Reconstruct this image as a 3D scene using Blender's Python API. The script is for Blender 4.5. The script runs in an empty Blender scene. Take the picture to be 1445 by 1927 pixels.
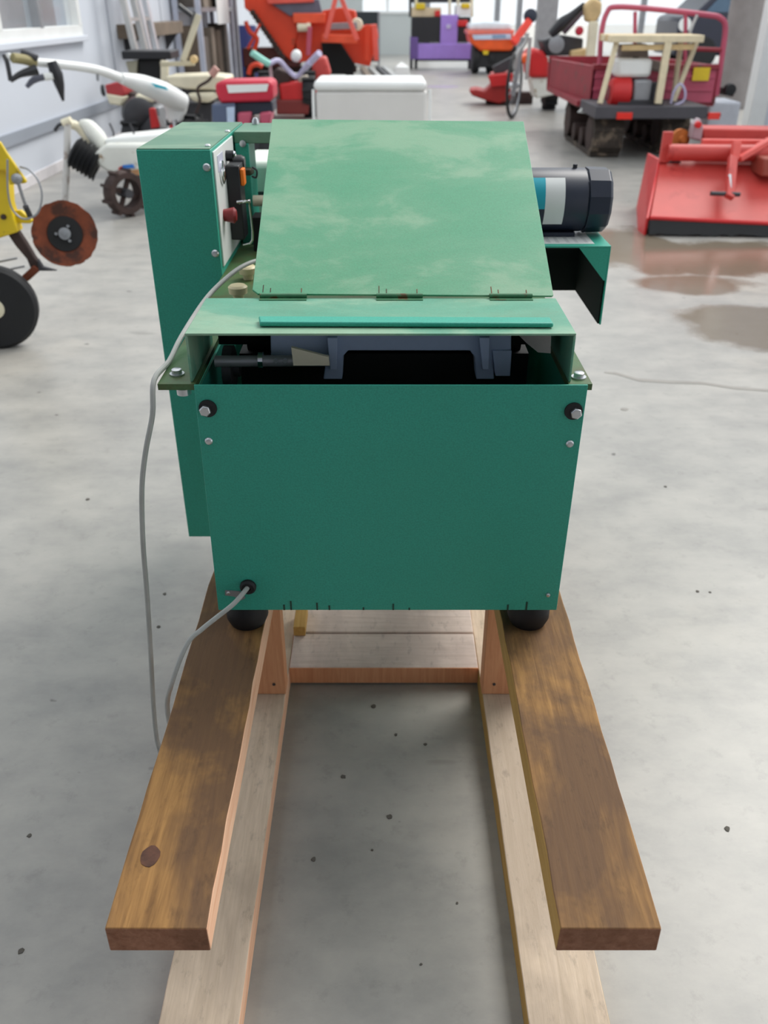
import bpy, bmesh, math, random
from mathutils import Vector, Matrix

random.seed(7)
S = bpy.context.scene
COL = S.collection

# ------------------------------------------------------------------ camera
FPX, PITCH, HCAM = 1611.0, math.atan(953 / 1611), 1.114
cam_d = bpy.data.cameras.new('camera')
cam_d.sensor_fit = 'VERTICAL'
cam_d.sensor_height = 36.0
cam_d.lens = FPX / 1927 * 36.0
cam_d.clip_start = 0.02
cam_d.clip_end = 300
cam_d.dof.use_dof = True
cam_d.dof.focus_distance = 1.10
cam_d.dof.aperture_fstop = 6.2
cam = bpy.data.objects.new('camera', cam_d)
cam.location = (0, 0, HCAM)
cam.rotation_euler = (math.pi / 2 - PITCH, 0, 0)
COL.objects.link(cam)
S.camera = cam

# ------------------------------------------------------------------ light
w = bpy.data.worlds.new('overcast_sky')
S.world = w
w.use_nodes = True
bg = w.node_tree.nodes['Background']
bg.inputs[0].default_value = (0.93, 0.97, 1.0, 1)
bg.inputs[1].default_value = 1.15
sun_d = bpy.data.lights.new('sun', 'SUN')
sun_d.energy = 2.2
sun_d.angle = math.radians(30)
sun_d.color = (1.0, 0.97, 0.92)
sun = bpy.data.objects.new('sun', sun_d)
sun.rotation_euler = Vector((0.50, 0.50, 0.72)).to_track_quat('Z', 'Y').to_euler()
COL.objects.link(sun)
vs = S.view_settings
vs.view_transform = 'Standard'
vs.look = 'None'
vs.exposure = 0.2
vs.gamma = 1.0
vs.use_curve_mapping = False
try:
    S.cycles.use_denoising = True
except Exception:
    pass


def at(u, v, Y=None, z=None, x=None):
    """world point on the sight line of a photo pixel, at a chosen depth, height or side"""
    a = (u - 722.5) / FPX
    y = -(v - 963.5) / FPX
    b = math.cos(PITCH) + y * math.sin(PITCH)
    d = -math.sin(PITCH) + y * math.cos(PITCH)
    t = Y / b if Y is not None else ((z - HCAM) / d if z is not None else x / a)
    return Vector((a * t, b * t, HCAM + d * t))


# ------------------------------------------------------------------ materials
def srgb(r, g, b):
    f = lambda c: (c / 255 / 12.92) if c / 255 <= 0.04045 else ((c / 255 + 0.055) / 1.055) ** 2.4
    return (f(r), f(g), f(b), 1.0)


MATS = {}


def nodes_of(name):
    m = bpy.data.materials.new(name)
    m.use_nodes = True
    nt = m.node_tree
    return m, nt, nt.nodes['Principled BSDF']


def N(nt, kind, **kw):
    n = nt.nodes.new(kind)
    for k, v in kw.items():
        if isinstance(k, str) and hasattr(n, k):
            setattr(n, k, v)
    return n


def noise(nt, scale, detail=4, rough=0.55, stretch=None, dist=0.0):
    tc = N(nt, 'ShaderNodeTexCoord')
    n = N(nt, 'ShaderNodeTexNoise')
    n.inputs['Scale'].default_value = scale
    n.inputs['Detail'].default_value = detail
    n.inputs['Roughness'].default_value = rough
    n.inputs['Distortion'].default_value = dist
    src = tc.outputs['Object']
    if stretch:
        mp = N(nt, 'ShaderNodeMapping')
        mp.inputs['Scale'].default_value = stretch
        nt.links.new(src, mp.inputs[0])
        src = mp.outputs[0]
    nt.links.new(src, n.inputs['Vector'])
    return n.outputs['Fac']


def ramp(nt, fac, stops):
    r = N(nt, 'ShaderNodeValToRGB')
    e = r.color_ramp.elements
    while len(e) < len(stops):
        e.new(0.5)
    for i, (p, c) in enumerate(stops):
        e[i].position = p
        e[i].color = c if len(c) == 4 else (*c, 1)
    nt.links.new(fac, r.inputs[0])
    return r.outputs[0]


def mix(nt, fac, a, b, mode='MIX'):
    m = N(nt, 'ShaderNodeMix')
    m.data_type = 'RGBA'
    m.blend_type = mode
    for sock, v in ((m.inputs[0], fac), (m.inputs[6], a), (m.inputs[7], b)):
        if hasattr(v, 'is_linked'):
            nt.links.new(v, sock)
        else:
            sock.default_value = v
    return m.outputs[2]


def bump(nt, bsdf, fac, strength=0.2, dist=0.01):
    b = N(nt, 'ShaderNodeBump')
    b.inputs['Strength'].default_value = strength
    b.inputs['Distance'].default_value = dist
    nt.links.new(fac, b.inputs['Height'])
    nt.links.new(b.outputs[0], bsdf.inputs['Normal'])


BW = [(0, 0, 0, 1), (1, 1, 1, 1)]


def paint(name, rgb, rough=0.5, metal=0.0, var=0.12, scale=6.0, wear=None, wear_amt=0.0, wear_scale=9.0, spec=0.5):
    """plain coat with a little tonal unevenness and, if asked, worn or rusty patches"""
    if name in MATS:
        return MATS[name]
    m, nt, b = nodes_of(name)
    c = srgb(*rgb)
    dark = tuple(x * (1 - var) for x in c[:3]) + (1,)
    lite = tuple(min(1, x * (1 + var)) for x in c[:3]) + (1,)
    out = ramp(nt, noise(nt, scale, 5), [(0.3, dark), (0.7, lite)])
    if wear:
        msk = ramp(nt, noise(nt, wear_scale, 6, 0.65), [(0.62 - wear_amt, BW[0]), (0.70 - wear_amt, BW[1])])
        out = mix(nt, msk, out, srgb(*wear))
    nt.links.new(out, b.inputs['Base Color'])
    b.inputs['Roughness'].default_value = rough
    b.inputs['Metallic'].default_value = metal
    b.inputs['Specular IOR Level'].default_value = spec
    MATS[name] = m
    return m


# speckled hammered green of the machine
def green(name, dust=0.0, grime=0.0, tone=(50, 161, 140)):
    if name in MATS:
        return MATS[name]
    m, nt, b = nodes_of(name)
    c = srgb(*tone)
    base = ramp(nt, noise(nt, 420, 2), [(0.25, tuple(x * 0.86 for x in c[:3])), (0.75, tuple(x * 1.14 for x in c[:3]))])
    base = mix(nt, ramp(nt, noise(nt, 3.0, 4), [(0.35, BW[0]), (0.75, (0.3, 0.3, 0.3, 1))]), base, srgb(56, 150, 122))
    if dust:
        f = noise(nt, 5.0, 6, 0.62, (0.8, 1.7, 1.7), 0.35)
        msk = ramp(nt, f, [(0.38, (dust * 0.25,) * 3 + (1,)), (0.50, (dust * 0.4,) * 3 + (1,)), (0.58, (dust * 0.85,) * 3 + (1,)), (0.8, (dust * 1.1,) * 3 + (1,))])
        base = mix(nt, msk, base, srgb(178, 196, 168))
    if grime:
        f = noise(nt, 11.0, 6, 0.7)
        msk = ramp(nt, f, [(0.45, BW[0]), (0.70, (grime, grime, grime, 1))])
        base = mix(nt, msk, base, srgb(86, 80, 42))
    nt.links.new(base, b.inputs['Base Color'])
    b.inputs['Roughness'].default_value = 0.5 if not dust else 0.55
    bump(nt, b, noise(nt, 500, 2), 0.06, 0.002)
    MATS[name] = m
    return m


def wood(name, lo, hi, stain=None, stain_amt=0.0, along='y', scale=1.0):
    if name in MATS:
        return MATS[name]
    m, nt, b = nodes_of(name)
    grain = noise(nt, 9 * scale, 7, 0.65, {'y': (14, 0.9, 14), 'x': (0.9, 14, 14), 'z': (14, 14, 0.9)}[along], 0.6)
    base = ramp(nt, grain, [(0.30, srgb(*lo)), (0.70, srgb(*hi))])
    if stain:
        f = noise(nt, 5.5, 5, 0.6, (1.3, 0.8, 1.3), 0.4)
        msk = ramp(nt, f, [(0.40, BW[0]), (0.58, (stain_amt,) * 3 + (1,))])
        base = mix(nt, msk, base, srgb(*stain))
        f2 = noise(nt, 70, 5, 0.7, (1, 0.4, 1))
        msk2 = ramp(nt, f2, [(0.56, BW[0]), (0.74, (0.45, 0.45, 0.45, 1))])
        base = mix(nt, msk2, base, tuple(x * 0.45 for x in srgb(*stain)[:3]) + (1,))
    nt.links.new(base, b.inputs['Base Color'])
    b.inputs['Roughness'].default_value = 0.7
    b.inputs['Specular IOR Level'].default_value = 0.3
    bump(nt, b, grain, 0.25, 0.003)
    MATS[name] = m
    return m


def concrete():
    m, nt, b = nodes_of('worn_concrete')
    big = noise(nt, 0.8, 5, 0.6)
    mid = noise(nt, 4.5, 7, 0.66, (1.0, 1.5, 1))
    fine = noise(nt, 24, 6, 0.7)
    base = ramp(nt, big, [(0.30, srgb(158, 157, 152)), (0.55, srgb(176, 173, 166)), (0.78, srgb(190, 182, 168))])
    base = mix(nt, ramp(nt, mid, [(0.30, (0.55, 0.55, 0.55, 1)), (0.52, BW[0])]), base, srgb(132, 132, 130))
    base = mix(nt, ramp(nt, mid, [(0.52, BW[0]), (0.78, (0.5, 0.5, 0.5, 1))]), base, srgb(204, 200, 190))
    base = mix(nt, ramp(nt, fine, [(0.56, BW[0]), (0.80, (0.4, 0.4, 0.4, 1))]), base, srgb(104, 102, 98))
    spots = noise(nt, 17.0, 2, 0.4)
    base = mix(nt, ramp(nt, spots, [(0.745, BW[0]), (0.770, (0.8,) * 3 + (1,))]), base, srgb(66, 62, 56))
    smear = noise(nt, 3.4, 3, 0.5, (0.7, 2.2, 1))
    base = mix(nt, ramp(nt, smear, [(0.69, BW[0]), (0.74, (0.45,) * 3 + (1,))]), base, srgb(96, 92, 86))
    base = mix(nt, 1.0, base, (0.84, 0.84, 0.845, 1), 'MULTIPLY')
    # wet, brownish patches on the right of the machine
    geo = N(nt, 'ShaderNodeTexCoord')
    wob = N(nt, 'ShaderNodeTexNoise')
    wob.inputs['Scale'].default_value = 3.2
    wob.inputs['Detail'].default_value = 4
    nt.links.new(geo.outputs['Object'], wob.inputs['Vector'])
    wet = None
    for (cx, cy, rx, ry) in ((1.52, 3.33, 0.34, 0.27), (1.78, 4.45, 0.66, 0.34), (1.36, 4.62, 0.22, 0.55), (1.42, 3.95, 0.3, 0.16)):
        mp = N(nt, 'ShaderNodeMapping')
        mp.vector_type = 'POINT'
        mp.inputs['Location'].default_value = (-cx / rx, -cy / ry, 0)
        mp.inputs['Scale'].default_value = (1 / rx, 1 / ry, 0)
        nt.links.new(geo.outputs['Object'], mp.inputs[0])
        ln = N(nt, 'ShaderNodeVectorMath')
        ln.operation = 'LENGTH'
        nt.links.new(mp.outputs[0], ln.inputs[0])
        ad = N(nt, 'ShaderNodeMath')
        ad.operation = 'MULTIPLY_ADD'
        nt.links.new(wob.outputs['Fac'], ad.inputs[0])
        ad.inputs[1].default_value = 1.3
        nt.links.new(ln.outputs['Value'], ad.inputs[2])
        mr = N(nt, 'ShaderNodeMapRange')
        mr.inputs['From Min'].default_value = 1.75
        mr.inputs['From Max'].default_value = 1.50
        nt.links.new(ad.outputs[0], mr.inputs['Value'])
        if wet is None:
            wet = mr.outputs[0]
        else:
            mx = N(nt, 'ShaderNodeMath')
            mx.operation = 'MAXIMUM'
            nt.links.new(wet, mx.inputs[0])
            nt.links.new(mr.outputs[0], mx.inputs[1])
            wet = mx.outputs[0]
    wm = N(nt, 'ShaderNodeMath')
    wm.operation = 'MULTIPLY'
    nt.links.new(wet, wm.inputs[0])
    wm.inputs[1].default_value = 0.85
    base = mix(nt, wm.outputs[0], base, srgb(118, 104, 86))
    nt.links.new(base, b.inputs['Base Color'])
    rg = N(nt, 'ShaderNodeMapRange')
    rg.inputs['To Min'].default_value = 0.36
    rg.inputs['To Max'].default_value = 0.14
    nt.links.new(wet, rg.inputs['Value'])
    nt.links.new(rg.outputs[0], b.inputs['Roughness'])
    b.inputs['Specular IOR Level'].default_value = 0.55
    bump(nt, b, fine, 0.03, 0.004)
    return m


G_PANEL = green('green_hammered_paint')
G_LID = green('green_dusty_paint', dust=0.5, tone=(52, 148, 108))
G_HOOD = green('green_scuffed_paint', dust=0.6, grime=0.18, tone=(46, 142, 118))
G_OLIVE = green('green_oily_paint', grime=0.9, tone=(72, 104, 58))
STEEL = paint('bright_zinc', (200, 202, 205), 0.3, 0.9, 0.1)
CHROME = paint('chrome', (225, 228, 232), 0.15, 1.0, 0.02)
BLACK = paint('black_rubber', (20, 21, 24), 0.6)
BLACKP = paint('black_plastic', (26, 27, 32), 0.4)
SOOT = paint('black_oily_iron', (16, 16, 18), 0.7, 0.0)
NAVY = paint('navy_paint', (30, 38, 56), 0.42, 0.0, 0.15)
CAST = paint('blue_grey_casting', (168, 184, 212), 0.6, 0.0, 0.08, 20)
WHITE = paint('white_enamel', (232, 234, 232), 0.35, 0.0, 0.04)
WHITE_D = paint('white_dirty_enamel', (225, 226, 218), 0.45, 0.0, 0.06, 8, (150, 120, 80), 0.02, 12)
CREAM = paint('cream_paint', (226, 218, 192), 0.5, 0.0, 0.08)
CREAMK = paint('cream_plastic', (222, 208, 168), 0.45, 0.0, 0.05)
RED = paint('red_paint', (200, 34, 36), 0.45, 0.0, 0.1, 5)
REDORANGE = paint('orange_red_paint', (214, 62, 26), 0.45, 0.0, 0.12, 3, (120, 60, 40), 0.0, 6)
REDTIL = paint('faded_red_paint', (194, 68, 62), 0.5, 0.0, 0.12, 4, (172, 52, 48), 0.05, 5)
PINKRED = paint('crimson_paint', (196, 38, 62), 0.45, 0.0, 0.1, 5)
MAROON = paint('maroon_paint', (146, 44, 56), 0.55, 0.0, 0.14, 4, (110, 60, 60), 0.04, 7)
PINKM = paint('faded_maroon_paint', (190, 84, 108), 0.5, 0.0, 0.12, 4)
YELLOW = paint('yellow_paint', (216, 186, 24), 0.45, 0.0, 0.1, 6, (140, 110, 40), 0.02, 14)
RUST = paint('rusty_steel', (118, 58, 34), 0.8, 0.0, 0.3, 14, (70, 40, 30), 0.1, 8)
RUSTD = paint('dark_rusty_steel', (60, 44, 40), 0.75, 0.0, 0.3, 12)
IRON = paint('dark_grey_iron', (62, 62, 66), 0.55, 0.3, 0.2, 8)
GREYM = paint('grey_metal', (150, 152, 156), 0.45, 0.5, 0.1, 8)
ALU = paint('aluminium', (190, 190, 188), 0.4, 0.6, 0.08, 8)
GREYW = paint('pale_grey_wall_paint', (206, 211, 220), 0.6, 0.0, 0.03, 1.0)
GREYB = paint('grey_band_paint', (150, 156, 166), 0.6, 0.0, 0.05, 2.0)
PURPLE = paint('purple_paint', (162, 130, 212), 0.45, 0.0, 0.06)
ORANGE = paint('orange_plastic', (232, 88, 22), 0.4)
ORANGES = paint('signal_orange_plastic', (240, 120, 10), 0.4)
TAN = paint('tan_wood', (206, 178, 130), 0.7, 0.0, 0.15, 10)
BROWN = paint('brown_board', (112, 98, 84), 0.8, 0.0, 0.25, 5)
YSTICK = paint('yellow_sticker', (232, 200, 40), 0.5)
REFLECT = paint('red_reflector', (225, 50, 40), 0.3)
TEAL = paint('teal_print', (30, 170, 190), 0.4)
BLUE = paint('blue_print', (60, 130, 215), 0.4)
LILAC = paint('lilac_grip', (190, 184, 214), 0.5)
MINT = paint('mint_grip', (150, 214, 200), 0.5)
DBLUE = paint('dark_blue_drum_plastic', (40, 52, 110), 0.45)
CABLE = paint('grey_cable_sheath', (168, 170, 166), 0.5, 0.0, 0.08, 30)
PALE_SHEET = paint('pale_sheet_tone', (214, 204, 196), 0.8, 0.0, 0.12, 20)
SHADE_CHUTE_BLACK = paint('shade_and_chute_black', (12, 14, 15), 0.9)  # black for painted shade in the channel, also colours the chute
MUD = paint('muddy_track_rubber', (64, 56, 50), 0.85, 0.0, 0.3, 12, (118, 104, 90), 0.1, 9)
W_TOP = wood('stained_timber', (120, 86, 50), (176, 132, 78), (94, 70, 52), 0.85)
W_SIDE = wood('fresh_sawn_pine', (226, 168, 132), (246, 206, 174))
W_OLIVE_SHADE = wood('olive_and_shaded_pine', (170, 132, 66), (196, 158, 92))  # olive pine; painted shade on right beam's inner face and right rail sides
W_END = wood('cut_end_grain', (140, 92, 66), (172, 122, 96), (104, 68, 46), 0.5)
W_RAIL = wood('pale_dusty_timber', (200, 180, 156), (226, 206, 184), (164, 148, 132), 0.55)
W_POST = wood('orange_pine', (202, 138, 98), (222, 164, 122), along='z')
W_PLY = wood('greyed_board', (206, 188, 176), (228, 212, 202), (166, 152, 146), 0.5, along='x')
CONC = concrete()


def glass(name, rgb=(190, 205, 215), a=0.35):
    m, nt, b = nodes_of(name)
    b.inputs['Base Color'].default_value = srgb(*rgb)
    b.inputs['Roughness'].default_value = 0.05
    b.inputs['Alpha'].default_value = a
    return m


GLASS = glass('window_glass', (205, 220, 230), 0.14)


# ------------------------------------------------------------------ mesh builder
class MB:
    def __init__(self):
        self.bm = bmesh.new()

    def verts(self, pts):
        return [self.bm.verts.new(Vector(p)) for p in pts]

    def hexa(self, a):
        v = self.verts(a)
        for f in ((0, 3, 2, 1), (4, 5, 6, 7), (0, 1, 5, 4), (1, 2, 6, 5), (2, 3, 7, 6), (3, 0, 4, 7)):
            self.bm.faces.new([v[i] for i in f])
        return self

    def box(self, lo, hi):
        (x0, y0, z0), (x1, y1, z1) = lo, hi
        return self.hexa([(x0, y0, z0), (x1, y0, z0), (x1, y1, z0), (x0, y1, z0), (x0, y0, z1), (x1, y0, z1), (x1, y1, z1), (x0, y1, z1)])

    def obox(self, c, size, M):
        c = Vector(c)
        h = Vector(size) / 2
        q = [(-1, -1, -1), (1, -1, -1), (1, 1, -1), (-1, 1, -1), (-1, -1, 1), (1, -1, 1), (1, 1, 1), (-1, 1, 1)]
        return self.hexa([c + M @ Vector((a * h.x, b * h.y, d * h.z)) for a, b, d in q])

    def bar(self, p, q, w, t, up=(0, 0, 1)):
        p, q = Vector(p), Vector(q)
        d = (q - p).normalized()
        up = Vector(up)
        if abs(d.dot(up)) > 0.97:
            up = Vector((0, 1, 0))
        s = d.cross(up).normalized()
        n = s.cross(d).normalized()
        M = Matrix((s, d, n)).transposed()
        return self.obox((p + q) / 2, (w, (q - p).length, t), M)

    def prism(self, poly, vec):
        vec = Vector(vec)
        a = self.verts(poly)
        b = self.verts([Vector(p) + vec for p in poly])
        n = len(a)
        self.bm.faces.new(a[::-1])
        self.bm.faces.new(b)
        for i in range(n):
            j = (i + 1) % n
            self.bm.faces.new([a[i], a[j], b[j], b[i]])
        return self

    def tube(self, pts, r, seg=10, smooth=4, close=False):
        pts = [Vector(p) for p in pts]
        rs = r if isinstance(r, (list, tuple)) else [r] * len(pts)
        if smooth > 1 and len(pts) > 2:
            P, R = [], []
            n = len(pts)
            rng = n if close else n - 1
            for i in range(rng):
                p0 = pts[(i - 1) % n] if (close or i > 0) else pts[0] * 2 - pts[1]
                p1, p2 = pts[i], pts[(i + 1) % n]
                p3 = pts[(i + 2) % n] if (close or i + 2 < n) else pts[-1] * 2 - pts[-2]
                for k in range(smooth):
                    t = k / smooth
                    P.append(0.5 * (2 * p1 + (p2 - p0) * t + (2 * p0 - 5 * p1 + 4 * p2 - p3) * t * t + (3 * p1 - p0 - 3 * p2 + p3) * t ** 3))
                    R.append(rs[i] * (1 - t) + rs[(i + 1) % n] * t)
            if not close:
                P.append(pts[-1])
                R.append(rs[-1])
            pts, rs = P, R
        n = len(pts)
        rings = []
        nrm = None
        for i in range(n):
            if close:
                d = (pts[(i + 1) % n] - pts[i - 1]).normalized()
            else:
                d = (pts[min(i + 1, n - 1)] - pts[max(i - 1, 0)]).normalized()
            if nrm is None:
                nrm = d.orthogonal().normalized()
            else:
                nrm = (nrm - d * nrm.dot(d)).normalized()
            bn = d.cross(nrm)
            rings.append(self.verts([pts[i] + (nrm * math.cos(2 * math.pi * k / seg) + bn * math.sin(2 * math.pi * k / seg)) * rs[i] for k in range(seg)]))
        for i in range(n if close else n - 1):
            A, B = rings[i], rings[(i + 1) % n]
            for k in range(seg):
                l = (k + 1) % seg
                self.bm.faces.new([A[k], A[l], B[l], B[k]])
        if not close:
            self.bm.faces.new(rings[0][::-1])
            self.bm.faces.new(rings[-1])
        return self

    def lathe(self, o, axis, prof, seg=24, caps=True):
        """prof: list of (distance along axis, radius)"""
        o, d = Vector(o), Vector(axis).normalized()
        a = d.orthogonal().normalized()
        b = d.cross(a)
        rings = []
        for t, r in prof:
            if r < 1e-6:
                rings.append([self.bm.verts.new(o + d * t)])
            else:
                rings.append(self.verts([o + d * t + (a * math.cos(2 * math.pi * k / seg) + b * math.sin(2 * math.pi * k / seg)) * r for k in range(seg)]))
        for A, B in zip(rings, rings[1:]):
            for k in range(seg):
                l = (k + 1) % seg
                if len(A) == 1 and len(B) == 1:
                    continue
                if len(A) == 1:
                    self.bm.faces.new([A[0], B[l], B[k]])
                elif len(B) == 1:
                    self.bm.faces.new([A[k], A[l], B[0]])
                else:
                    self.bm.faces.new([A[k], A[l], B[l], B[k]])
        for R, rev in ((rings[0], True), (rings[-1], False)):
            if caps and len(R) > 1:
                self.bm.faces.new(R[::-1] if rev else R)
        return self

    def cyl(self, p, q, r, r2=None, seg=20):
        p, q = Vector(p), Vector(q)
        return self.lathe(p, q - p, [(0, r), ((q - p).length, r if r2 is None else r2)], seg)

    def build(self, name, mat, parent=None, bevel=0.0, sharp=35, mats=None, label=None):
        bm = self.bm
        bmesh.ops.recalc_face_normals(bm, faces=bm.faces)
        off = Vector((0, 0, 0))
        if parent is not None:
            off = world_loc(parent)
        else:
            xs = [v.co for v in bm.verts]
            lo = Vector([min(c[i] for c in xs) for i in range(3)])
            hi = Vector([max(c[i] for c in xs) for i in range(3)])
            off = Vector(((lo.x + hi.x) / 2, (lo.y + hi.y) / 2, lo.z))
        for v in bm.verts:
            v.co -= off
        me = bpy.data.meshes.new(name)
        bm.to_mesh(me)
        bm.free()
        for m in (mats or [mat]):
            me.materials.append(m)
        for p in me.polygons:
            p.use_smooth = True
        me.set_sharp_from_angle(angle=math.radians(sharp))
        o = bpy.data.objects.new(name, me)
        COL.objects.link(o)
        if parent is not None:
            o.parent = parent
        else:
            o.location = off
        if bevel:
            b = o.modifiers.new('bevel', 'BEVEL')
            b.width = bevel
            b.segments = 2
            b.limit_method = 'ANGLE'
            b.angle_limit = math.radians(40)
        if label:
            o['label'] = label
        return o


def world_loc(o):
    p = Vector((0, 0, 0))
    while o is not None:
        p += o.location
        o = o.parent
    return p


def tag(o, label, cat, group=None):
    o['label'] = label
    o['category'] = cat
    if group:
        o['group'] = group
    return o


def thing(name, loc, label, cat, group=None):
    o = bpy.data.objects.new(name, None)
    o.empty_display_size = 0.1
    o.location = loc
    COL.objects.link(o)
    return tag(o, label, cat, group)


def struct(o):
    o['kind'] = 'structure'
    return o


X, Yv, Z = Vector((1, 0, 0)), Vector((0, 1, 0)), Vector((0, 0, 1))

# ================================================================== SETTING
floor = struct(MB().box((-3.2, -3.2, -0.2), (9, 27, 0)).build('floor', CONC))
floor.location = (0, 0, 0)
for v in floor.data.vertices:                     # keep the object origin at the world origin for the stains
    v.co += Vector((2.9, 11.9, -0.2))

cr = MB()
pts = [at(u, v, z=0.0) for u, v in ((1137, 701), (1160, 703), (1200, 715), (1260, 719), (1320, 721), (1380, 730), (1445, 735), (1520, 741))]
wd = [0.002, 0.012, 0.013, 0.012, 0.011, 0.012, 0.010, 0.006]
cr.prism([p + Vector((0, h, 0.0004)) for p, h in zip(pts, wd)] + [p + Vector((0, -h, 0.0004)) for p, h in reversed(list(zip(pts, wd)))], (0, 0, 0.0006))
cr.build('crack_filler', paint('crack_filler_grey', (146, 142, 136), 0.7), floor)

sp_m = paint('dried_dirt', (88, 84, 78), 0.9, 0, 0.3, 60)
rs = random.Random(21)
for u, v, r in ((703, 1330, 7), (800, 1401, 4), (646, 1462, 6), (733, 1537, 7), (590, 1617, 6), (792, 1815, 3), (745, 1383, 4), (985, 1548, 5), (310, 1118, 5), (298, 1180, 5), (165, 940, 5), (1252, 916, 4), (1312, 1113, 4), (1336, 1115, 3), (1175, 770, 9), (1368, 1560, 7), (40, 1790, 7), (55, 1573, 5), (700, 1600, 3), (860, 1700, 3)):
    c = at(u, v, z=0.0)
    k = 0.75 * r * (c - Vector((0, 0, HCAM))).length / FPX
    MB().prism([c + Vector((math.cos(i / 9 * 6.283) * k * (0.7 + 0.5 * rs.random()), math.sin(i / 9 * 6.283) * k * (0.7 + 0.5 * rs.random()), 0.0)) for i in range(9)], (0, 0, 0.0012)).build('dirt_speck', sp_m if v != 770 else MATS['crack_filler_grey'], floor)

WX = -2.53
# left wall with a window opening (Y 6.55 .. 8.15, above z 0.93)
wl = MB()
wl.box((WX - 0.2, -3, 0), (WX, 26, 0.86))
wl.box((WX - 0.2, 8.22, 0.86), (WX, 26, 3.6))
wl.box((WX - 0.2, -3, 0.86), (WX, 4.75, 3.6))
wl.box((WX - 0.2, 4.75, 2.1), (WX, 8.22, 3.6))
wall_left = struct(wl.build('wall_left', GREYW))
MB().box((WX, -3, 0.30), (WX + 0.025, 15.5, 0.375)).build('wall_band', GREYB, wall_left)
for yy in (5.0, 9.05, 11.2, 13.4):
    MB().box((WX, yy, 0.375), (WX + 0.004, yy + 0.02, 3.6 if yy > 8.5 else 0.84)).build('panel_joint', GREYB, wall_left)
bb = struct(MB().box((WX, -3, 0), (WX + 0.012, 15.5, 0.075)).build('baseboard_left', paint('pinkish_skirting_paint', (214, 210, 212), 0.6), bevel=0.003))

wn = bpy.data.objects.new('window_1', None)
wn.location = (WX, 6.5, 0.86)
COL.objects.link(wn)
struct(wn)
MB().box((WX - 0.08, 4.75, 0.86), (WX + 0.05, 8.22, 0.90)).build('window_sill', GREYW, wn, 0.004)
MB().box((WX - 0.09, 4.75, 0.90), (WX + 0.01, 8.22, 0.975)).build('window_frame', WHITE, wn, 0.003)
for yy in (4.75, 6.42, 7.22, 8.14):
    MB().box((WX - 0.09, yy, 0.97), (WX + 0.012, yy + 0.075, 2.1)).build('window_frame', WHITE if yy != 7.22 else GREYM, wn, 0.003)
for a, b in ((4.82, 6.43), (6.49, 7.23), (7.29, 8.15)):
    MB().box((WX - 0.05, a, 0.96), (WX - 0.044, b, 2.1)).build('pane', GLASS, wn)

# the room seen through the left window
wo = struct(MB().box((-4.6, 3.0, 0), (-4.5, 22.0, 2.6)).build('wall_office', paint('taupe_partition', (150, 132, 128), 0.7, 0, 0.25, 1.6)))

# far wall: pale dado with glazing above it, glazed bays to the right
YB = 25.5
wb = MB()
wb.box((-2.7, YB, 0), (1.05, YB + 0.2, 0.93))
wb.box((-2.7, YB, 0.93), (-0.55, YB + 0.2, 3.6))
wb.box((0.75, YB, 0.93), (1.05, YB + 0.2, 3.6))
wb.box((-2.7, YB, 2.6), (8.6, YB + 0.2, 3.6))
wall_back = struct(wb.build('wall_back', paint('pale_green_grey_wall_paint', (196, 202, 200), 0.6, 0, 0.03, 1)))
wn2 = bpy.data.objects.new('window_2', None)
wn2.location = (0.1, YB, 0.93)
COL.objects.link(wn2)
struct(wn2)
MB().box((-0.55, YB - 0.03, 0.93), (0.75, YB + 0.1, 0.99)).build('window_sill', WHITE, wn2)
MB().box((0.06, YB + 0.02, 0.99), (0.12, YB + 0.08, 2.6)).build('window_frame', WHITE, wn2)
for a, b in ((-0.55, 0.06), (0.12, 0.75)):
    MB().box((a, YB + 0.04, 0.99), (b, YB + 0.05, 2.6)).build('pane', GLASS, wn2)
dr = bpy.data.objects.new('door_1', None)
dr.location = (3.8, YB, 0)
COL.objects.link(dr)
struct(dr)
for x in (1.05, 2.85, 3.42, 5.4, 6.6, 7.8, 8.5):
    MB().box((x, YB - 0.04, 0), (x + 0.13, YB + 0.1, 2.6)).build('door_frame', GREYM, dr)
for a, b in ((1.18, 2.85), (2.98, 3.42), (5.53, 6.6), (6.73, 7.8), (7.93, 8.5)):
    MB().box((a, YB + 0.02, 0.02), (b, YB + 0.03, 2.6)).build('pane', GLASS, dr)
struct(MB().box((3.92, YB - 0.3, 0), (4.42, YB + 0.05, 3.6)).build('trim_1', paint('grey_pillar_paint', (150, 148, 150), 0.6)))

# right side: open shutters, a round column and a white door post
WXR = 4.55
wr = MB()
wr.box((WXR, -3, 2.7), (WXR + 0.2, YB, 3.6))
wr.box((WXR, 5.6, 0), (WXR + 0.2, 9.7, 2.7))
wall_right = struct(wr.build('wall_right', GREYW))
struct(MB().box((3.80, 9.75, 0), (3.97, 9.95, 2.9)).build('trim_2', WHITE, bevel=0.006))
struct(MB().box((3.97, 9.75, 0), (4.75, 9.85, 2.9)).build('wall_return', GREYW))
wall_return = bpy.data.objects['wall_return']
wall_return.name = 'wall_right_return'
struct(MB().lathe((4.42, 12.0, 0), Z, [(0, 0.27), (0.02, 0.27), (0.02, 0.235), (2.9, 0.235)], 32).build('trim_3', paint('grey_column_paint', (138, 132, 130), 0.55)))
struct(MB().box((-2.73, -3.2, 0), (4.75, -3.0, 3.6)).build('wall_rear', GREYW))  # unseen wall, put in to block light from behind
struct(MB().box((-2.73, -3.2, 2.6), (4.75, 0.5, 2.75)).build('ceiling_light_block', GREYW))  # unseen part slab, its reach set to dim the near floor
struct(MB().box((-6, -3, -0.25), (-3.2, 27, -0.01)).build('floor_office', MATS['outdoor_concrete'] if 'outdoor_concrete' in MATS else paint('outdoor_concrete', (186, 184, 178), 0.8)))
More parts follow.
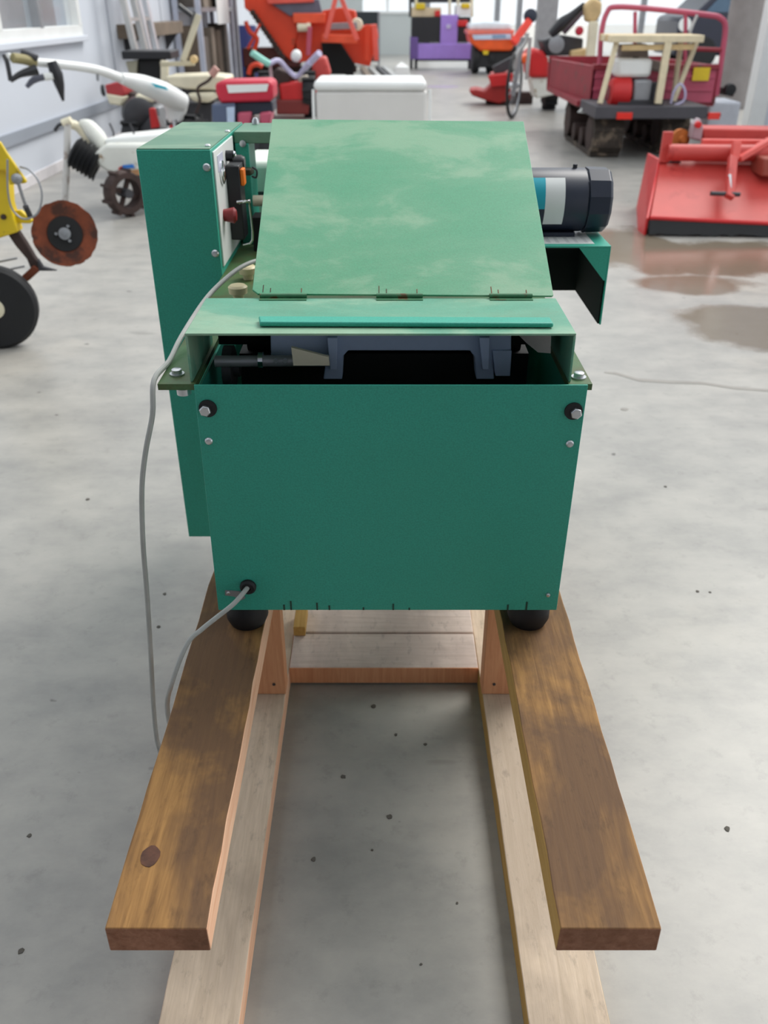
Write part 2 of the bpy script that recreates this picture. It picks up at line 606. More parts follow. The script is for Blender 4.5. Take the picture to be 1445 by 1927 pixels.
struct(MB().box((9, -3, -0.25), (40, 70, -0.05)).build('ground_right', paint('outdoor_concrete', (186, 184, 178), 0.8)))
struct(MB().box((-30, 27, -0.25), (9, 70, -0.05)).build('ground_back', MATS['outdoor_concrete']))


# ================================================================== WOODEN STAND
ZB = 0.319            # top of the two long beams
stand = thing('wooden_stand', (0, 1.1, 0), 'low timber stand of two long stained beams carrying the green machine', 'stand')


def timber(name, lo, hi, mats, rule, parent=stand, skew=0.0, bevel=0.0018, chip=0.0):
    m = MB().box(lo, hi)
    bmesh.ops.subdivide_edges(m.bm, edges=[e for e in m.bm.edges if abs(e.verts[0].co.y - e.verts[1].co.y) > 0.2], cuts=26)
    rnd = random.Random(hash(name) % 97 + int(lo[0] * 1000))
    for v in m.bm.verts:
        if chip and v.co.z > hi[2] - 1e-4:
            side = 1 if v.co.x > (lo[0] + hi[0]) / 2 else -1
            v.co.x -= side * rnd.random() * chip
            v.co.z -= rnd.random() * chip * 0.4
    bmesh.ops.recalc_face_normals(m.bm, faces=m.bm.faces)
    for f in m.bm.faces:
        f.material_index = rule(f.normal)
    return m.build(name, None, parent, bevel, 30, mats)


def beam_rule(n):
    return 0 if n.z > 0.7 else (2 if abs(n.y) > 0.7 else (1 if n.x * 1 > 0 else 3))


bl = timber('top_beam', (-0.2805, 0.525, ZB - 0.0375), (-0.177, 1.75, ZB), [W_TOP, W_SIDE, W_END, W_SIDE], beam_rule, chip=0.002)
br = timber('top_beam', (0.1755, 0.525, ZB - 0.0375), (0.279, 1.75, ZB), [W_TOP, W_SIDE, W_END, W_OLIVE_SHADE], beam_rule, chip=0.002)  # inner face takes the darker pine as painted shade
KC = at(283, 1612, z=ZB - 0.0008)
MB().prism([KC + Vector((math.cos(k / 14 * 6.283) * 0.0105 * (1 + 0.05 * math.sin(k * 2.3)), math.sin(k / 14 * 6.283) * 0.0135 * (1 + 0.05 * math.cos(k * 1.7)), 0)) for k in range(14)], (0, 0, 0.0011)).build('knot', paint('dark_knot_wood', (88, 54, 38), 0.7, 0, 0.5, 70), bl)
rail_rule = lambda n: 0 if n.z > 0.7 else (2 if abs(n.y) > 0.7 else 1)
timber('floor_rail', (-0.2785, 0.45, 0.0), (-0.178, 1.75, 0.037), [W_RAIL, W_SIDE, W_END], rail_rule, chip=0.0015)
timber('floor_rail', (0.1775, 0.45, 0.0), (0.279, 1.75, 0.037), [W_RAIL, W_OLIVE_SHADE, W_END], rail_rule, chip=0.0015)
for x0, x1 in ((-0.2785, -0.178), (0.1775, 0.279)):
    for y in (1.17, 1.60):
        p = MB().box((x0, y, 0.037), (x1, y + 0.037, ZB - 0.0375)).build('post', W_POST, stand, 0.0018)
        MB().lathe(((x0 + x1) / 2 + (0.03 if x0 < 0 else -0.03), y - 0.0008, 0.062), -Yv, [(0, 0.0028), (0.0012, 0.0028)], 12).build('nail_head', IRON, p)
MB().box((-0.178, 1.238, 0.004), (0.1775, 1.34, 0.041)).build('cross_board', W_PLY, stand, 0.002)
MB().box((-0.178, 1.237, 0.0045), (0.1775, 1.2385, 0.0405)).build('cross_board_edge', W_POST, stand)
MB().box((-0.178, 1.342, 0.004), (0.1775, 1.445, 0.043)).build('cross_board', W_PLY, stand, 0.002)
MB().box((-0.178, 1.33, 0.043), (-0.155, 1.40, 0.065)).build('packing_block', W_OLIVE_SHADE, stand, 0.001)

# ================================================================== GREEN MACHINE
mach = thing('workshop_machine', (0, 1.3, ZB), 'green sheet-metal workshop machine with sloping lid, standing on the wooden beams', 'machine')
ZT = 0.7105
XL, XR, YF = -0.2366, 0.2505, 0.990
body = MB()
body.box((XL + 0.002, YF + 0.003, 0.366), (XL + 0.005, 1.62, 0.70))
body.box((XR - 0.005, YF + 0.003, 0.366), (XR - 0.002, 1.62, 0.70))
body.box((XL + 0.005, 1.617, 0.366), (XR - 0.005, 1.62, 0.70))
body.box((XL + 0.005, YF + 0.003, 0.366), (XR - 0.005, 1.617, 0.369))
body.build('cabinet_body', G_PANEL, mach)
fp = MB()
fp.hexa([(-0.2386, YF, 0.364), (0.2487, YF, 0.364), (0.2487, YF + 0.003, 0.364), (-0.2386, YF + 0.003, 0.364),
         (-0.2350, YF, ZT), (0.2522, YF, ZT), (0.2522, YF + 0.003, ZT), (-0.2350, YF + 0.003, ZT)])
fp = fp.build('front_panel', G_PANEL, mach, 0.0008)


def hexbolt(u, v, r=0.0075, par=fp, washer=True):
    p = at(u, v, Y=YF)
    b = MB().lathe(p, -Yv, [(0, r), (0.006, r), (0.007, r * 0.8)], 6).build('bolt', STEEL, par, 0.0006)
    if washer:
        MB().lathe(p + Vector((0.003 if u < 700 else -0.003, 0, 0.002)), -Yv, [(0, r * 1.55), (0.0025, r * 1.5)], 24).build('rubber_washer', BLACK, par)
    return b


def screw(p, d, r=0.0048, par=None):
    return MB().lathe(p, d, [(-0.001, r), (0.0012, r), (0.003, r * 0.72), (0.0038, 0)], 16).build('screw', STEEL, par)


hexbolt(387, 771)
hexbolt(1083, 776)
for u, v, r in ((393, 830, 0.0052), (1072, 835, 0.0052), (1031, 1119, 0.0034), (430, 1115, 0.0034)):
    screw(at(u, v, Y=YF), -Yv, r, fp)
MB().lathe(at(467, 1103, Y=YF), -Yv, [(0, 0.0115), (0.004, 0.0115), (0.007, 0.009), (0.007, 0.004), (0.002, 0.004)], 24).build('grommet', BLACK, fp)
MB().prism([at(u, v, Y=YF) for u, v in ((424, 1110), (452, 1112), (462, 1124), (455, 1128), (440, 1121), (424, 1119))], (0, -0.002, 0)).build('cable_clip', GREYM, fp)
# dried runs along the lower edge
drip = paint('dark_green_drip', (18, 66, 54), 0.5)
for u, h in ((535, 12), (548, 20), (597, 16), (620, 10), (684, 6), (740, 14), (770, 5), (955, 12), (990, 18)):
    a = at(u, 1147, Y=YF)
    MB().box((a.x - 0.0012, YF - 0.0006, 0.3645), (a.x + 0.0012, YF, 0.3645 + h * 0.0008)).build('paint_run', drip, fp)
for x in (-0.204, 0.2155):
    for y in (1.025, 1.50):
        MB().lathe((x, y, ZB), Z, [(0, 0.026), (0.012, 0.031), (0.030, 0.031), (0.0475, 0.024)], 28).build('rubber_foot', BLACK, mach)

# base plate (a frame) over the cabinet
PX0, PX1 = -0.281, 0.2585
pl = MB()
pl.box((PX0, 0.9945, 0.702), (-0.234, 1.90, 0.710))
pl.box((0.229, 0.9945, 0.702), (PX1, 1.90, 0.710))
pl.box((-0.234, 1.33, 0.702), (0.229, 1.90, 0.710))
plate = pl.build('base_plate', G_OLIVE, mach)
for u, v in ((333, 702), (1089, 708)):
    p = at(u, v, z=0.712)
    MB().lathe((p.x, p.y, 0.710), Z, [(0, 0.0095), (0.002, 0.0095), (0.002, 0.0065), (0.007, 0.0065), (0.008, 0.005)], 6 * 3).build('bolt', STEEL, plate)
MB().lathe((PX0 + 0.03, 1.002, 0.698), -Z, [(-0.004, 0.009), (0.004, 0.009)], 16).build('nut', STEEL, plate)
for u, v in ((448, 549), (466, 512)):
    p = at(u, v, z=0.722)
    MB().lathe((p.x, p.y, 0.710), Z, [(0, 0.008), (0.008, 0.009), (0.010, 0.0145), (0.020, 0.0155), (0.023, 0.012), (0.024, 0)], 24).build('cream_knob', CREAMK, plate)

# inside the cabinet: casting, feed rod, black fillers added for a dark interior
YC = 1.085
cs = MB()
zt = 0.766
A = lambda u, v, Y=YC: at(u, v, Y=Y)
prof = [A(510, 628), A(960, 628), A(962, 658), A(928, 662), A(930, 714), A(896, 714), A(893, 672), A(884, 660), A(655, 660), A(646, 670), A(644, 714), A(608, 714), A(612, 690), A(510, 690)]
prof[0].z = prof[1].z = zt
cs.prism(prof, (0, 0.028, 0))
cast = cs.build('casting', CAST, mach, 0.0015)
for u in (616, 900):
    p = A(u, 640)
    MB().prism([A(u, 630), A(u + 20, 630), A(u + 18, 690), A(u + 6, 690)], (0, -0.012, 0)).build('casting_rib', CAST, cast, 0.001)
MB().prism([A(926, 660, YC - 0.004), A(963, 660, YC - 0.004), A(960, 708, YC - 0.004), A(932, 708, YC - 0.004)], (0, 0.03, 0)).build('casting_lug', CAST, cast, 0.001)
MB().box((-0.20, 1.13, 0.62), (0.20, 1.30, 0.70)).build('dark_filler_block', SOOT, mach)
MB().cyl((-0.19, 1.16, 0.715), (0.19, 1.16, 0.715), 0.022).build('drum', SOOT, mach)  # invented black cylinder, fills the shaded opening with dark
MB().box((-0.228, 1.136, 0.711), (0.222, 1.140, 0.767)).build('dark_back_filler', SOOT, mach)
p0, p1 = at(405, 680, Y=1.06), at(620, 678, Y=1.06)
rod = MB().cyl(p0, p1, 0.0075).build('feed_rod', GREYM, mach)
q = at(491, 677, Y=1.06)
MB().cyl(q - X * 0.003, q + X * 0.003, 0.0105).build('shaft_collar', CHROME, rod)
MB().prism([at(u, v, Y=1.05) for u, v in ((548, 654), (618, 672), (620, 688), (552, 688))], (0, 0.006, 0)).build('scale_tag', CREAM, rod)
for u in (519, 537):
    q = at(u, 678, Y=1.052)
    MB().lathe(q, -Yv, [(0, 0.003), (0.003, 0.003)], 10).build('set_screw', STEEL, rod)
g = at(424, 692, Y=1.09)
MB().lathe(g, X, [(0, 0.03), (0.012, 0.03), (0.012, 0.012), (0.02, 0.012)], 18).build('gear_wheel', IRON, mach)

# hood over the opening
HL, HR, HT, HY0, HY1 = -0.241, 0.2325, 0.773, 1.000, 1.146
hd = MB()
hd.box((HL, HY0, HT - 0.003), (HR, HY1, HT))
hd.box((HL, HY0, 0.7105), (HL + 0.003, HY1, HT - 0.003))
hd.box((HR - 0.003, HY0, 0.7105), (HR, HY1, HT - 0.003))
hood = hd.build('hood', G_HOOD, mach, 0.0008)
lipm = MB()
c0, c1, c2, c3 = at(487, 603, z=HT + 0.001), at(1034, 605, z=HT + 0.001), at(1041, 617, z=HT + 0.001), at(489, 615, z=HT + 0.001)
lipm.prism([c0, c1, c2, c3], (0, 0, 0.006))
lipm.build('hood_lip', G_PANEL, hood, 0.002)

# sloping lid
L = [Vector((-0.1785, 1.146, 0.779)), Vector((0.2295, 1.146, 0.776)), Vector((0.2256, 1.512, 0.953)), Vector((-0.181, 1.516, 0.956))]
nrm = (L[1] - L[0]).cross(L[3] - L[0]).normalized()
c = 0.008
e1, e2 = (L[1] - L[0]).normalized(), (L[3] - L[0]).normalized()
poly = [L[0] + e1 * c, L[1] - e1 * 0.002, L[1] + e2 * 0.002, L[2], L[3], L[0] + e2 * c]
lid = MB().prism(poly, -nrm * 0.003).build('lid', G_LID, mach, 0.0006)
hm = paint('hinge_green', (64, 120, 84), 0.5, 0, 0.2, 40, (90, 70, 40), 0.1, 40)
for ua, ub in ((490, 578), (708, 795), (920, 1000)):
    a, b = at(ua, 566, Y=1.146), at(ub, 567, Y=1.146)
    z = 0.7765
    h = MB().cyl((a.x, 1.1445, z), (b.x, 1.1445, z), 0.0032, seg=12).build('hinge', hm, lid)
    MB().box((a.x, 1.134, HT), (b.x, 1.1445, HT + 0.0012)).build('hinge_leaf', hm, lid)
    for t in (0.06, 0.22, 0.88):
        px = a.x + (b.x - a.x) * t
        st = L[0] + e2 * 0.003
        base = Vector((px, st.y, st.z - (px - L[0].x) * 0.0073)) + nrm * 0.0002
        MB().bar(base, base + e2 * (0.014 if t < 0.1 else 0.008), 0.0009, 0.0006, nrm).build('rust_streak', RUST, lid)

# control box on the left
CX0, CX1, CY0, CY1, CZ0, CZ1 = -0.402, -0.2815, 1.492, 1.862, 0.172, 0.913
cb = MB().box((CX0, CY0, CZ0), (CX1, CY1, CZ1)).build('control_box', G_PANEL, mach, 0.0015)
MB().box((CX0 + 0.001, CY0 + 0.002, CZ1), (CX1 - 0.001, CY1 - 0.001, CZ1 + 0.0016)).build('box_top', green('green_dulled_paint', grime=0.1, dust=0.3, tone=(62, 112, 88)), cb)
for u, v in ((389, 315), (405, 477)):
    p = at(u, v, Y=CY0)
    screw(p, -Yv, 0.0065, cb)
for u, v in ((391, 275), (428, 248)):
    p = at(u, v, z=CZ1 + 0.0016)
    screw(p, Z, 0.005, cb)
face = MB().box((CX1, CY0 + 0.012, 0.722), (CX1 + 0.003, 1.705, 0.908)).build('control_panel', WHITE, mach, 0.0006)
fx = CX1 + 0.003


def onface(u, v):
    return at(u, v, x=fx)


sw = MB()
a = onface(432, 340)
sw.box((fx, 1.600, 0.745), (fx + 0.024, 1.650, 0.872)).build('breaker_switch', BLACKP, face, 0.002)
MB().box((fx + 0.024, 1.603, 0.838), (fx + 0.031, 1.628, 0.866)).build('orange_button', ORANGES, face, 0.002)
MB().tube([(fx + 0.02, 1.598, 0.81), (fx + 0.036, 1.592, 0.815), (fx + 0.038, 1.60, 0.80), (fx + 0.038, 1.602, 0.745), (fx + 0.02, 1.605, 0.735)], 0.0022, 8, 3).build('wire_guard', CHROME, face)
MB().cyl((fx + 0.016, 1.596, 0.812), (fx + 0.040, 1.596, 0.814), 0.003).build('guard_pin', CHROME, face)
MB().lathe((fx, 1.545, 0.800), X, [(0, 0.010), (0.006, 0.011), (0.018, 0.0135), (0.022, 0.009), (0.023, 0)], 20).build('red_knob', paint('dark_red_plastic', (130, 24, 30), 0.4), face)
MB().lathe((fx, 1.560, 0.868), X, [(0, 0.019), (0.003, 0.019), (0.006, 0.013), (0.007, 0)], 24).build('chrome_dial', CHROME, face)
MB().lathe((fx, 1.62, 0.886), X, [(0, 0.009), (0.012, 0.009), (0.014, 0)], 16).build('black_knob', BLACKP, face)
MB().lathe((fx + 0.014, 1.62, 0.888), X, [(0, 0.006), (0.003, 0.005), (0.004, 0)], 16).build('indicator_lamp', CHROME, face)
MB().lathe((fx, 1.66, 0.868), X, [(0, 0.014), (0.02, 0.014), (0.026, 0.011)], 20).build('black_knob', BLACKP, face)
MB().box((fx, 1.530, 0.872), (fx + 0.0006, 1.585, 0.898)).build('printed_plate', paint('pale_violet_print', (196, 196, 214), 0.5), face)

# gantry across the back
ga = MB()
ga.box((-0.2785, 1.722, 0.893), (0.205, 1.862, 0.913))
gantry = ga.build('gantry', MATS['green_dulled_paint'], mach, 0.0012)
MB().box((-0.277, 1.718, 0.710), (-0.252, 1.80, 0.893)).build('gantry_leg', G_PANEL, gantry, 0.001)
MB().box((0.180, 1.722, 0.710), (0.205, 1.80, 0.893)).build('gantry_leg', G_PANEL, gantry, 0.001)
p = at(457, 270, Y=1.718)
MB().lathe(p, -Yv, [(0, 0.006), (0.003, 0.006), (0.004, 0)], 16).build('screw', STEEL, gantry)
p = at(481, 233, z=0.914)
MB().lathe((p.x, p.y, 0.913), Z, [(0, 0.007), (0.006, 0.007), (0.012, 0.004)], 16).build('screw', STEEL, gantry)
kp = at(450, 322, Y=1.70)
wk = MB()
wk.bar(kp, kp + Vector((0.026, -0.004, 0.0)), 0.012, 0.022, (0, 1, 0))
wk.build('wing_knob', paint('dark_olive_plastic', (70, 68, 48), 0.4), gantry, 0.003)
MB().tube([kp + Vector((0.026, -0.006, 0.008)), kp + Vector((0.034, -0.008, 0.002)), kp + Vector((0.032, -0.008, -0.010)), kp + Vector((0.024, -0.006, -0.008))], 0.0018, 8, 3).build('wire_clip', IRON, gantry)
# pale housing and roller seen under the gantry
MB().box((-0.30, 1.905, 0.62), (0.16, 2.10, 0.833)).build('rear_housing', paint('pale_green_grey_enamel', (214, 222, 210), 0.4, 0, 0.05), mach, 0.012)
MB().box((-0.297, 1.900, 0.762), (0.15, 1.9052, 0.775)).build('housing_slot', IRON, mach)
MB().cyl((-0.248, 1.70, 0.795), (0.15, 1.70, 0.795), 0.010).build('guide_roller', CREAM, mach)
MB().box((-0.248, 1.66, 0.710), (0.15, 1.71, 0.772)).build('feed_block', SOOT, mach)

# channel cover and motor on the right
KX, KY0, KY1, KZ0, KZ1 = 0.391, 1.50, 1.718, 0.619, 0.758
ch = MB()
ch.box((0.20, KY0, KZ1 - 0.003), (KX, KY1, KZ1))
ch.box((KX - 0.003, KY0, KZ0), (KX, KY1, KZ1 - 0.003))
ch.box((0.258, KY1 - 0.003, KZ0), (KX - 0.003, KY1, KZ1 - 0.003))
chan = ch.build('channel_cover', G_PANEL, mach, 0.0006)
t = [at(1090, 465, Y=KY0), at(1148, 465, Y=KY0), at(1130, 528, Y=KY0)]
q0 = Vector((KX - 0.003, KY0, KZ1 - 0.003))
MB().prism([Vector((t[0].x, KY0, KZ1 - 0.003)), q0, Vector((KX - 0.003, KY0, t[2].z)), Vector((KX - 0.006, KY0, t[2].z))], (0, 0.002, 0)).build('corner_gusset', G_PANEL, chan)
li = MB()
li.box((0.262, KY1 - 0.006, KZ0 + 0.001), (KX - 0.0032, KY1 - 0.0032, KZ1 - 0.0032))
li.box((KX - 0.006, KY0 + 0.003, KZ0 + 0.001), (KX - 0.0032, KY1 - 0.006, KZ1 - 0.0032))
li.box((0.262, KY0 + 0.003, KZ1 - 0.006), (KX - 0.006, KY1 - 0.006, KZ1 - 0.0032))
li.build('inner_shade_sheets', SHADE_CHUTE_BLACK, chan)  # added black sheets paint the shade inside the channel
MB().box((0.225, 1.515, KZ1), (0.365, 1.62, KZ1 + 0.0006)).build('notice_sticker', WHITE, chan)
for i, xx in enumerate((0.27, 0.285, 0.30, 0.318, 0.333, 0.35)):
    MB().box((xx, 1.522, KZ1 + 0.0006), (xx + 0.006, 1.60, KZ1 + 0.0009)).build('printed_line', paint('pale_grey_print', (204, 206, 206), 0.5), chan)
MY, MZ, MR = 1.60, 0.8155, 0.0535
mo = MB().lathe((0.19, MY, MZ), X, [(0, MR), (0.162, MR), (0.163, MR * 0.99)], 40).build('motor', NAVY, mach)
MB().lathe((0.352, MY, MZ), X, [(0, MR * 0.97), (0.004, MR * 0.97), (0.004, MR * 1.04), (0.040, MR * 1.02), (0.045, MR * 0.93)], 12).build('fan_cowl', NAVY, mo, 0.001, 20)
MB().box((0.20, MY - 0.035, KZ1), (0.34, MY + 0.035, KZ1 + 0.008)).build('motor_foot', NAVY, mo)


def band(x0, x1, a0, a1, r):
    m = MB()
    n = 10
    A1, A2 = [], []
    for i in range(n + 1):
        t = math.radians(a0 + (a1 - a0) * i / n)
        A1.append(m.bm.verts.new((x0, MY - r * math.cos(t), MZ + r * math.sin(t))))
        A2.append(m.bm.verts.new((x1, MY - r * math.cos(t), MZ + r * math.sin(t))))
    for i in range(n):
        m.bm.faces.new([A1[i], A2[i], A2[i + 1], A1[i + 1]])
    return m


band(0.279, 0.313, -38, 52, MR + 0.0006).build('rating_label', WHITE, mo)
band(0.245, 0.279, -6, 52, MR + 0.0006).build('rating_label', TEAL, mo, label='teal end of the motor rating label')
MB().cyl((0.335, MY, MZ + MR - 0.002), (0.335, MY, MZ + MR + 0.006), 0.004).build('motor_bolt', IRON, mo)

# grey power cable: panel grommet, over the beam, loop on the floor, back up to the switch
cp = [at(467, 1104, Y=YF + 0.002), at(461, 1112, Y=0.975), at(440, 1136, Y=0.955), at(410, 1160, Y=0.94), at(380, 1184, Y=0.925),
      at(352, 1212, Y=0.91), Vector((-0.288, 0.885, 0.322)), Vector((-0.300, 0.88, 0.27)), Vector((-0.298, 0.89, 0.14)),
      Vector((-0.31, 0.90, 0.02)), Vector((-0.325, 0.84, 0.006)), Vector((-0.332, 0.90, 0.03)), at(303, 1425, Y=0.955), at(295, 1390, Y=0.955), at(289, 1330, Y=0.955), at(283, 1220, Y=0.955),
      at(276, 1110, Y=0.957), at(269, 1020, Y=0.96), at(267, 920, Y=0.965), at(274, 850, Y=0.972), at(287, 780, Y=0.98),
      Vector((-0.286, 1.0, 0.713)), at(318, 680, Y=1.06), at(340, 636, Y=1.12), at(375, 580, Y=1.20), at(400, 548, Y=1.26),
      at(430, 520, Y=1.32), at(455, 502, Y=1.37), at(482, 491, Y=1.42), at(505, 490, Y=1.45)]
MB().tube(cp, 0.0035, 10, 5).build('power_cable', CABLE, mach)

# thin sheet added for the pale patch inside the hood
tag(MB().prism([at(974, 629, Y=1.10), at(1037, 632, Y=1.06), at(1036, 665, Y=1.06), at(1012, 663, Y=1.075), at(990, 645, Y=1.09)], (0.0, 0.0015, 0.0005)).build('pale_sheet_patch', PALE_SHEET),
    'thin pale sheet inside the green hood opening', 'paper')


# ================================================================== YELLOW PLOUGH (left edge)
plough = thing('plough_attachment', (-1.45, 3.2, 0), 'yellow plough attachment with rusty disc and black gauge wheel at the left edge', 'plough')
WC = Vector((at(-8, 580, Y=3.12).x, 3.12, 0.152))
ax = Vector((0.22, -1, 0.05)).normalized()
wh = MB().lathe(WC - ax * 0.035, ax, [(0, 0.09), (0, 0.14), (0.012, 0.150), (0.055, 0.152), (0.068, 0.140), (0.068, 0.036)], 40).build('gauge_wheel', BLACK, plough)
MB().lathe(WC + ax * 0.02, ax, [(0, 0.04), (0.016, 0.036), (0.02, 0.012), (0.04, 0.01)], 20).build('wheel_hub', CREAM, wh)
DC = at(122, 440, Y=3.28)
dx = Vector((0.25, -1, 0.30)).normalized()
dm = MB()
prof = []
n = 44
rnd = random.Random(3)
ring = []
a_ = dx.orthogonal().normalized()
b_ = dx.cross(a_)
dm.lathe(DC, dx, [(-0.012, 0.0), (-0.010, 0.06), (0.0, 0.118), (0.003, 0.119), (-0.006, 0.06), (-0.007, 0)], 44)
for v in dm.bm.verts:
    r = (v.co - DC).length
    if r > 0.11:
        v.co = DC + (v.co - DC) * (1 - 0.05 * rnd.random() ** 3)
disc = dm.build('coulter_disc', RUST, plough)
MB().lathe(DC - dx * 0.004, dx, [(0, 0.064), (0.004, 0.062), (0.005, 0)], 32).build('disc_plate', SOOT, disc)
MB().lathe(DC, dx, [(0, 0.022), (0.010, 0.022), (0.012, 0.008), (0.018, 0.008)], 20).build('disc_hub', GREYM, disc)
for k in range(3):
    t = math.radians(120 * k + 75)
    q = DC + (a_ * math.cos(t) + b_ * math.sin(t)) * 0.030
    MB().cyl(q, q + dx * 0.012, 0.0055, seg=8).build('disc_bolt', GREYM, disc)
# yellow frame
Yp = 3.2
fr = MB().prism([at(u, v, Y=Yp) for u, v in ((-60, 305), (-10, 308), (8, 312), (14, 330), (17, 385), (26, 415), (33, 437), (0, 448), (-60, 450))], (0.0, 0.06, 0)).build('frame_beam', YELLOW, plough, 0.004)
MB().prism([at(u, v, Y=Yp - 0.02) for u, v in ((-30, 255), (0, 268), (12, 288), (49, 341), (48, 345), (18, 348), (10, 320), (-30, 320))], (0, 0.016, 0)).build('yellow_bracket', YELLOW, plough, 0.003)
MB().prism([at(u, v, Y=Yp + 0.03) for u, v in ((22, 397), (38, 396), (60, 415), (57, 421), (30, 420))], (0, 0.02, 0)).build('yellow_bracket', YELLOW, plough, 0.003)
MB().lathe(at(33, 336, Y=Yp - 0.02), -Yv, [(0, 0.018), (0.012, 0.018), (0.02, 0.012), (0.024, 0)], 20).build('pivot_bolt', GREYM, plough)
MB().lathe(at(7, 408, Y=Yp), -Yv, [(0, 0.010), (0.008, 0.009), (0.010, 0)], 16).build('pivot_bolt', RUSTD, plough)
MB().tube([at(33, 340, Y=Yp - 0.03), at(44, 375, Y=Yp - 0.02), at(55, 405, Y=Yp)], 0.006, 10, 2).build('adjuster_rod', GREYM, plough)
MB().cyl(at(48, 388, Y=Yp - 0.02), at(57, 408, Y=Yp), 0.010).build('adjuster_rod', IRON, plough)
loop = [at(14, 300, Y=Yp - 0.05), at(15, 360, Y=Yp - 0.05), at(24, 395, Y=Yp - 0.05), at(45, 412, Y=Yp - 0.05), at(70, 402, Y=Yp - 0.04), at(79, 370, Y=Yp - 0.04), at(72, 340, Y=Yp - 0.03), at(55, 320, Y=Yp - 0.02), at(38, 314, Y=Yp)]
MB().tube(loop, 0.0035, 8, 5).build('control_cable', GREYM, plough)
MB().prism([at(u, v, Y=Yp + 0.02) for u, v in ((8, 432), (28, 428), (48, 458), (64, 485), (80, 506), (58, 508), (50, 488), (28, 462))], (0, 0.03, 0)).build('shank', RUSTD, plough, 0.004)
MB().prism([at(u, v, Y=Yp + 0.01) for u, v in ((70, 488), (80, 503), (106, 510), (72, 510))], (0, 0.02, 0)).build('share_point', IRON, plough, 0.002)
MB().prism([at(u, v, Y=Yp + 0.01) for u, v in ((62, 500), (76, 508), (52, 530), (38, 522))], (0, 0.03, 0)).build('share_toe', RUST, plough, 0.003)
for a, b in (((-20, 496), (32, 486)), ((-10, 513), (46, 501))):
    MB().cyl(at(*a, Y=Yp + 0.05), at(*b, Y=Yp + 0.05), 0.004, seg=8).build('spacer_rod', GREYM, plough)
MB().cyl(WC + Vector((0, 0.02, 0)), at(-40, 440, Y=Yp + 0.03), 0.016).build('wheel_arm', YELLOW, plough)


def lug_wheel(par, c, axis, r, w, mat, n=10, name='lug_wheel', hub=None, cage=False):
    c, d = Vector(c), Vector(axis).normalized()
    ri = r * (0.62 if cage else 0.55)
    m = MB().lathe(c - d * w / 2, d, [(0, ri), (0, r * 0.86), (w * 0.25, r * 0.92), (w * 0.75, r * 0.92), (w, r * 0.86), (w, ri), (0, ri)], 28, False) if cage else MB().lathe(c - d * w / 2, d, [(0, r * 0.55), (0, r * 0.86), (w * 0.25, r * 0.92), (w * 0.75, r * 0.92), (w, r * 0.86), (w, r * 0.55)], 28)
    a = d.orthogonal().normalized()
    b = d.cross(a)
    for k in range(n):
        t = 2 * math.pi * k / n
        q = a * math.cos(t) + b * math.sin(t)
        s = d.cross(q)
        M = Matrix((d, s, q)).transposed()
        m.obox(c + q * r * 0.94, (w, r * 0.12, r * 0.14), M)
    o = m.build(name, mat, par)
    if cage:
        MB().lathe(c - d * w * 0.6, d, [(0, r * 0.2), (w * 1.2, r * 0.2)], 16).build('wheel_hub', hub or IRON, o)
        for k in range(4):
            t = 2 * math.pi * k / 4 + 0.5
            q = a * math.cos(t) + b * math.sin(t)
            MB().bar(c, c + q * r * 0.7, w * 0.3, r * 0.12, d).build('wheel_spoke', mat, o)
        return o
    MB().lathe(c - d * w * 0.35, d, [(0, r * 0.6), (w * 0.7, r * 0.6), (w * 0.7, r * 0.2), (w * 0.95, r * 0.16)], 20).build('wheel_rim', hub or IRON, o)
    return o


# ================================================================== WHITE TILLER LYING LOW (left, behind the control box)
tb = thing('walking_tiller', (-1.6, 5.7, 0), 'low white walking tiller with rust-brown wheel and black bellows, left of the control box', 'tiller')
Yt = 5.75
lug_wheel(tb, (at(240, 372, Y=5.5).x, 5.45, 0.138), (0.75, -0.7, 0), 0.138, 0.09, RUSTD, 9, cage=True)
lug_wheel(tb, (at(295, 372, Y=5.75).x, 5.78, 0.138), (0.75, -0.7, 0), 0.138, 0.09, RUSTD, 9, cage=True)
MB().prism([at(u, v, Y=Yt - 0.15) for u, v in ((172, 292), (196, 272), (315, 270), (322, 328), (262, 334), (205, 326), (186, 314))], (0.03, 0.36, 0)).build('body_cover', WHITE_D, tb, 0.02)
MB().prism([at(u, v, Y=Yt - 0.05) for u, v in ((196, 262), (300, 252), (335, 262), (335, 276), (200, 282))], (0.03, 0.3, 0)).build('top_cover', WHITE, tb, 0.012)
MB().prism([at(u, v, Y=Yt - 0.156) for u, v in ((230, 311), (250, 309), (254, 316), (230, 317))], (0, 0.004, 0)).build('blue_decal', BLUE, tb)
MB().prism([at(u, v, Y=Yt - 0.156) for u, v in ((224, 315), (231, 312), (231, 318), (222, 320))], (0, 0.004, 0)).build('red_decal', RED, tb)
MB().prism([at(u, v, Y=Yt - 0.16) for u, v in ((236, 322), (262, 318), (264, 333), (238, 330))], (0, 0.006, 0)).build('rust_patch', paint('light_rust', (196, 148, 104), 0.8, 0, 0.2, 20), tb)
MB().tube([at(150, 232, Y=Yt), at(165, 238, Y=Yt), at(182, 258, Y=Yt), at(195, 280, Y=Yt)], [0.02, 0.045, 0.055, 0.05], 12, 4).build('gear_case', WHITE_D, tb)
MB().tube([at(128, 232, Y=Yt - 0.03), at(148, 240, Y=Yt), at(172, 270, Y=Yt)], 0.028, 10, 3).build('handle_socket', CREAM, tb)
p, q = at(138, 285, Y=Yt - 0.1), at(184, 312, Y=Yt - 0.1)
d = q - p
mm = MB()
pr = []
for i in range(13):
    pr.append((d.length * i / 12, 0.098 if i % 2 else 0.082))
mm.lathe(p, d, pr, 22)
mm.build('black_bellows', BLACK, tb, 0, 60)
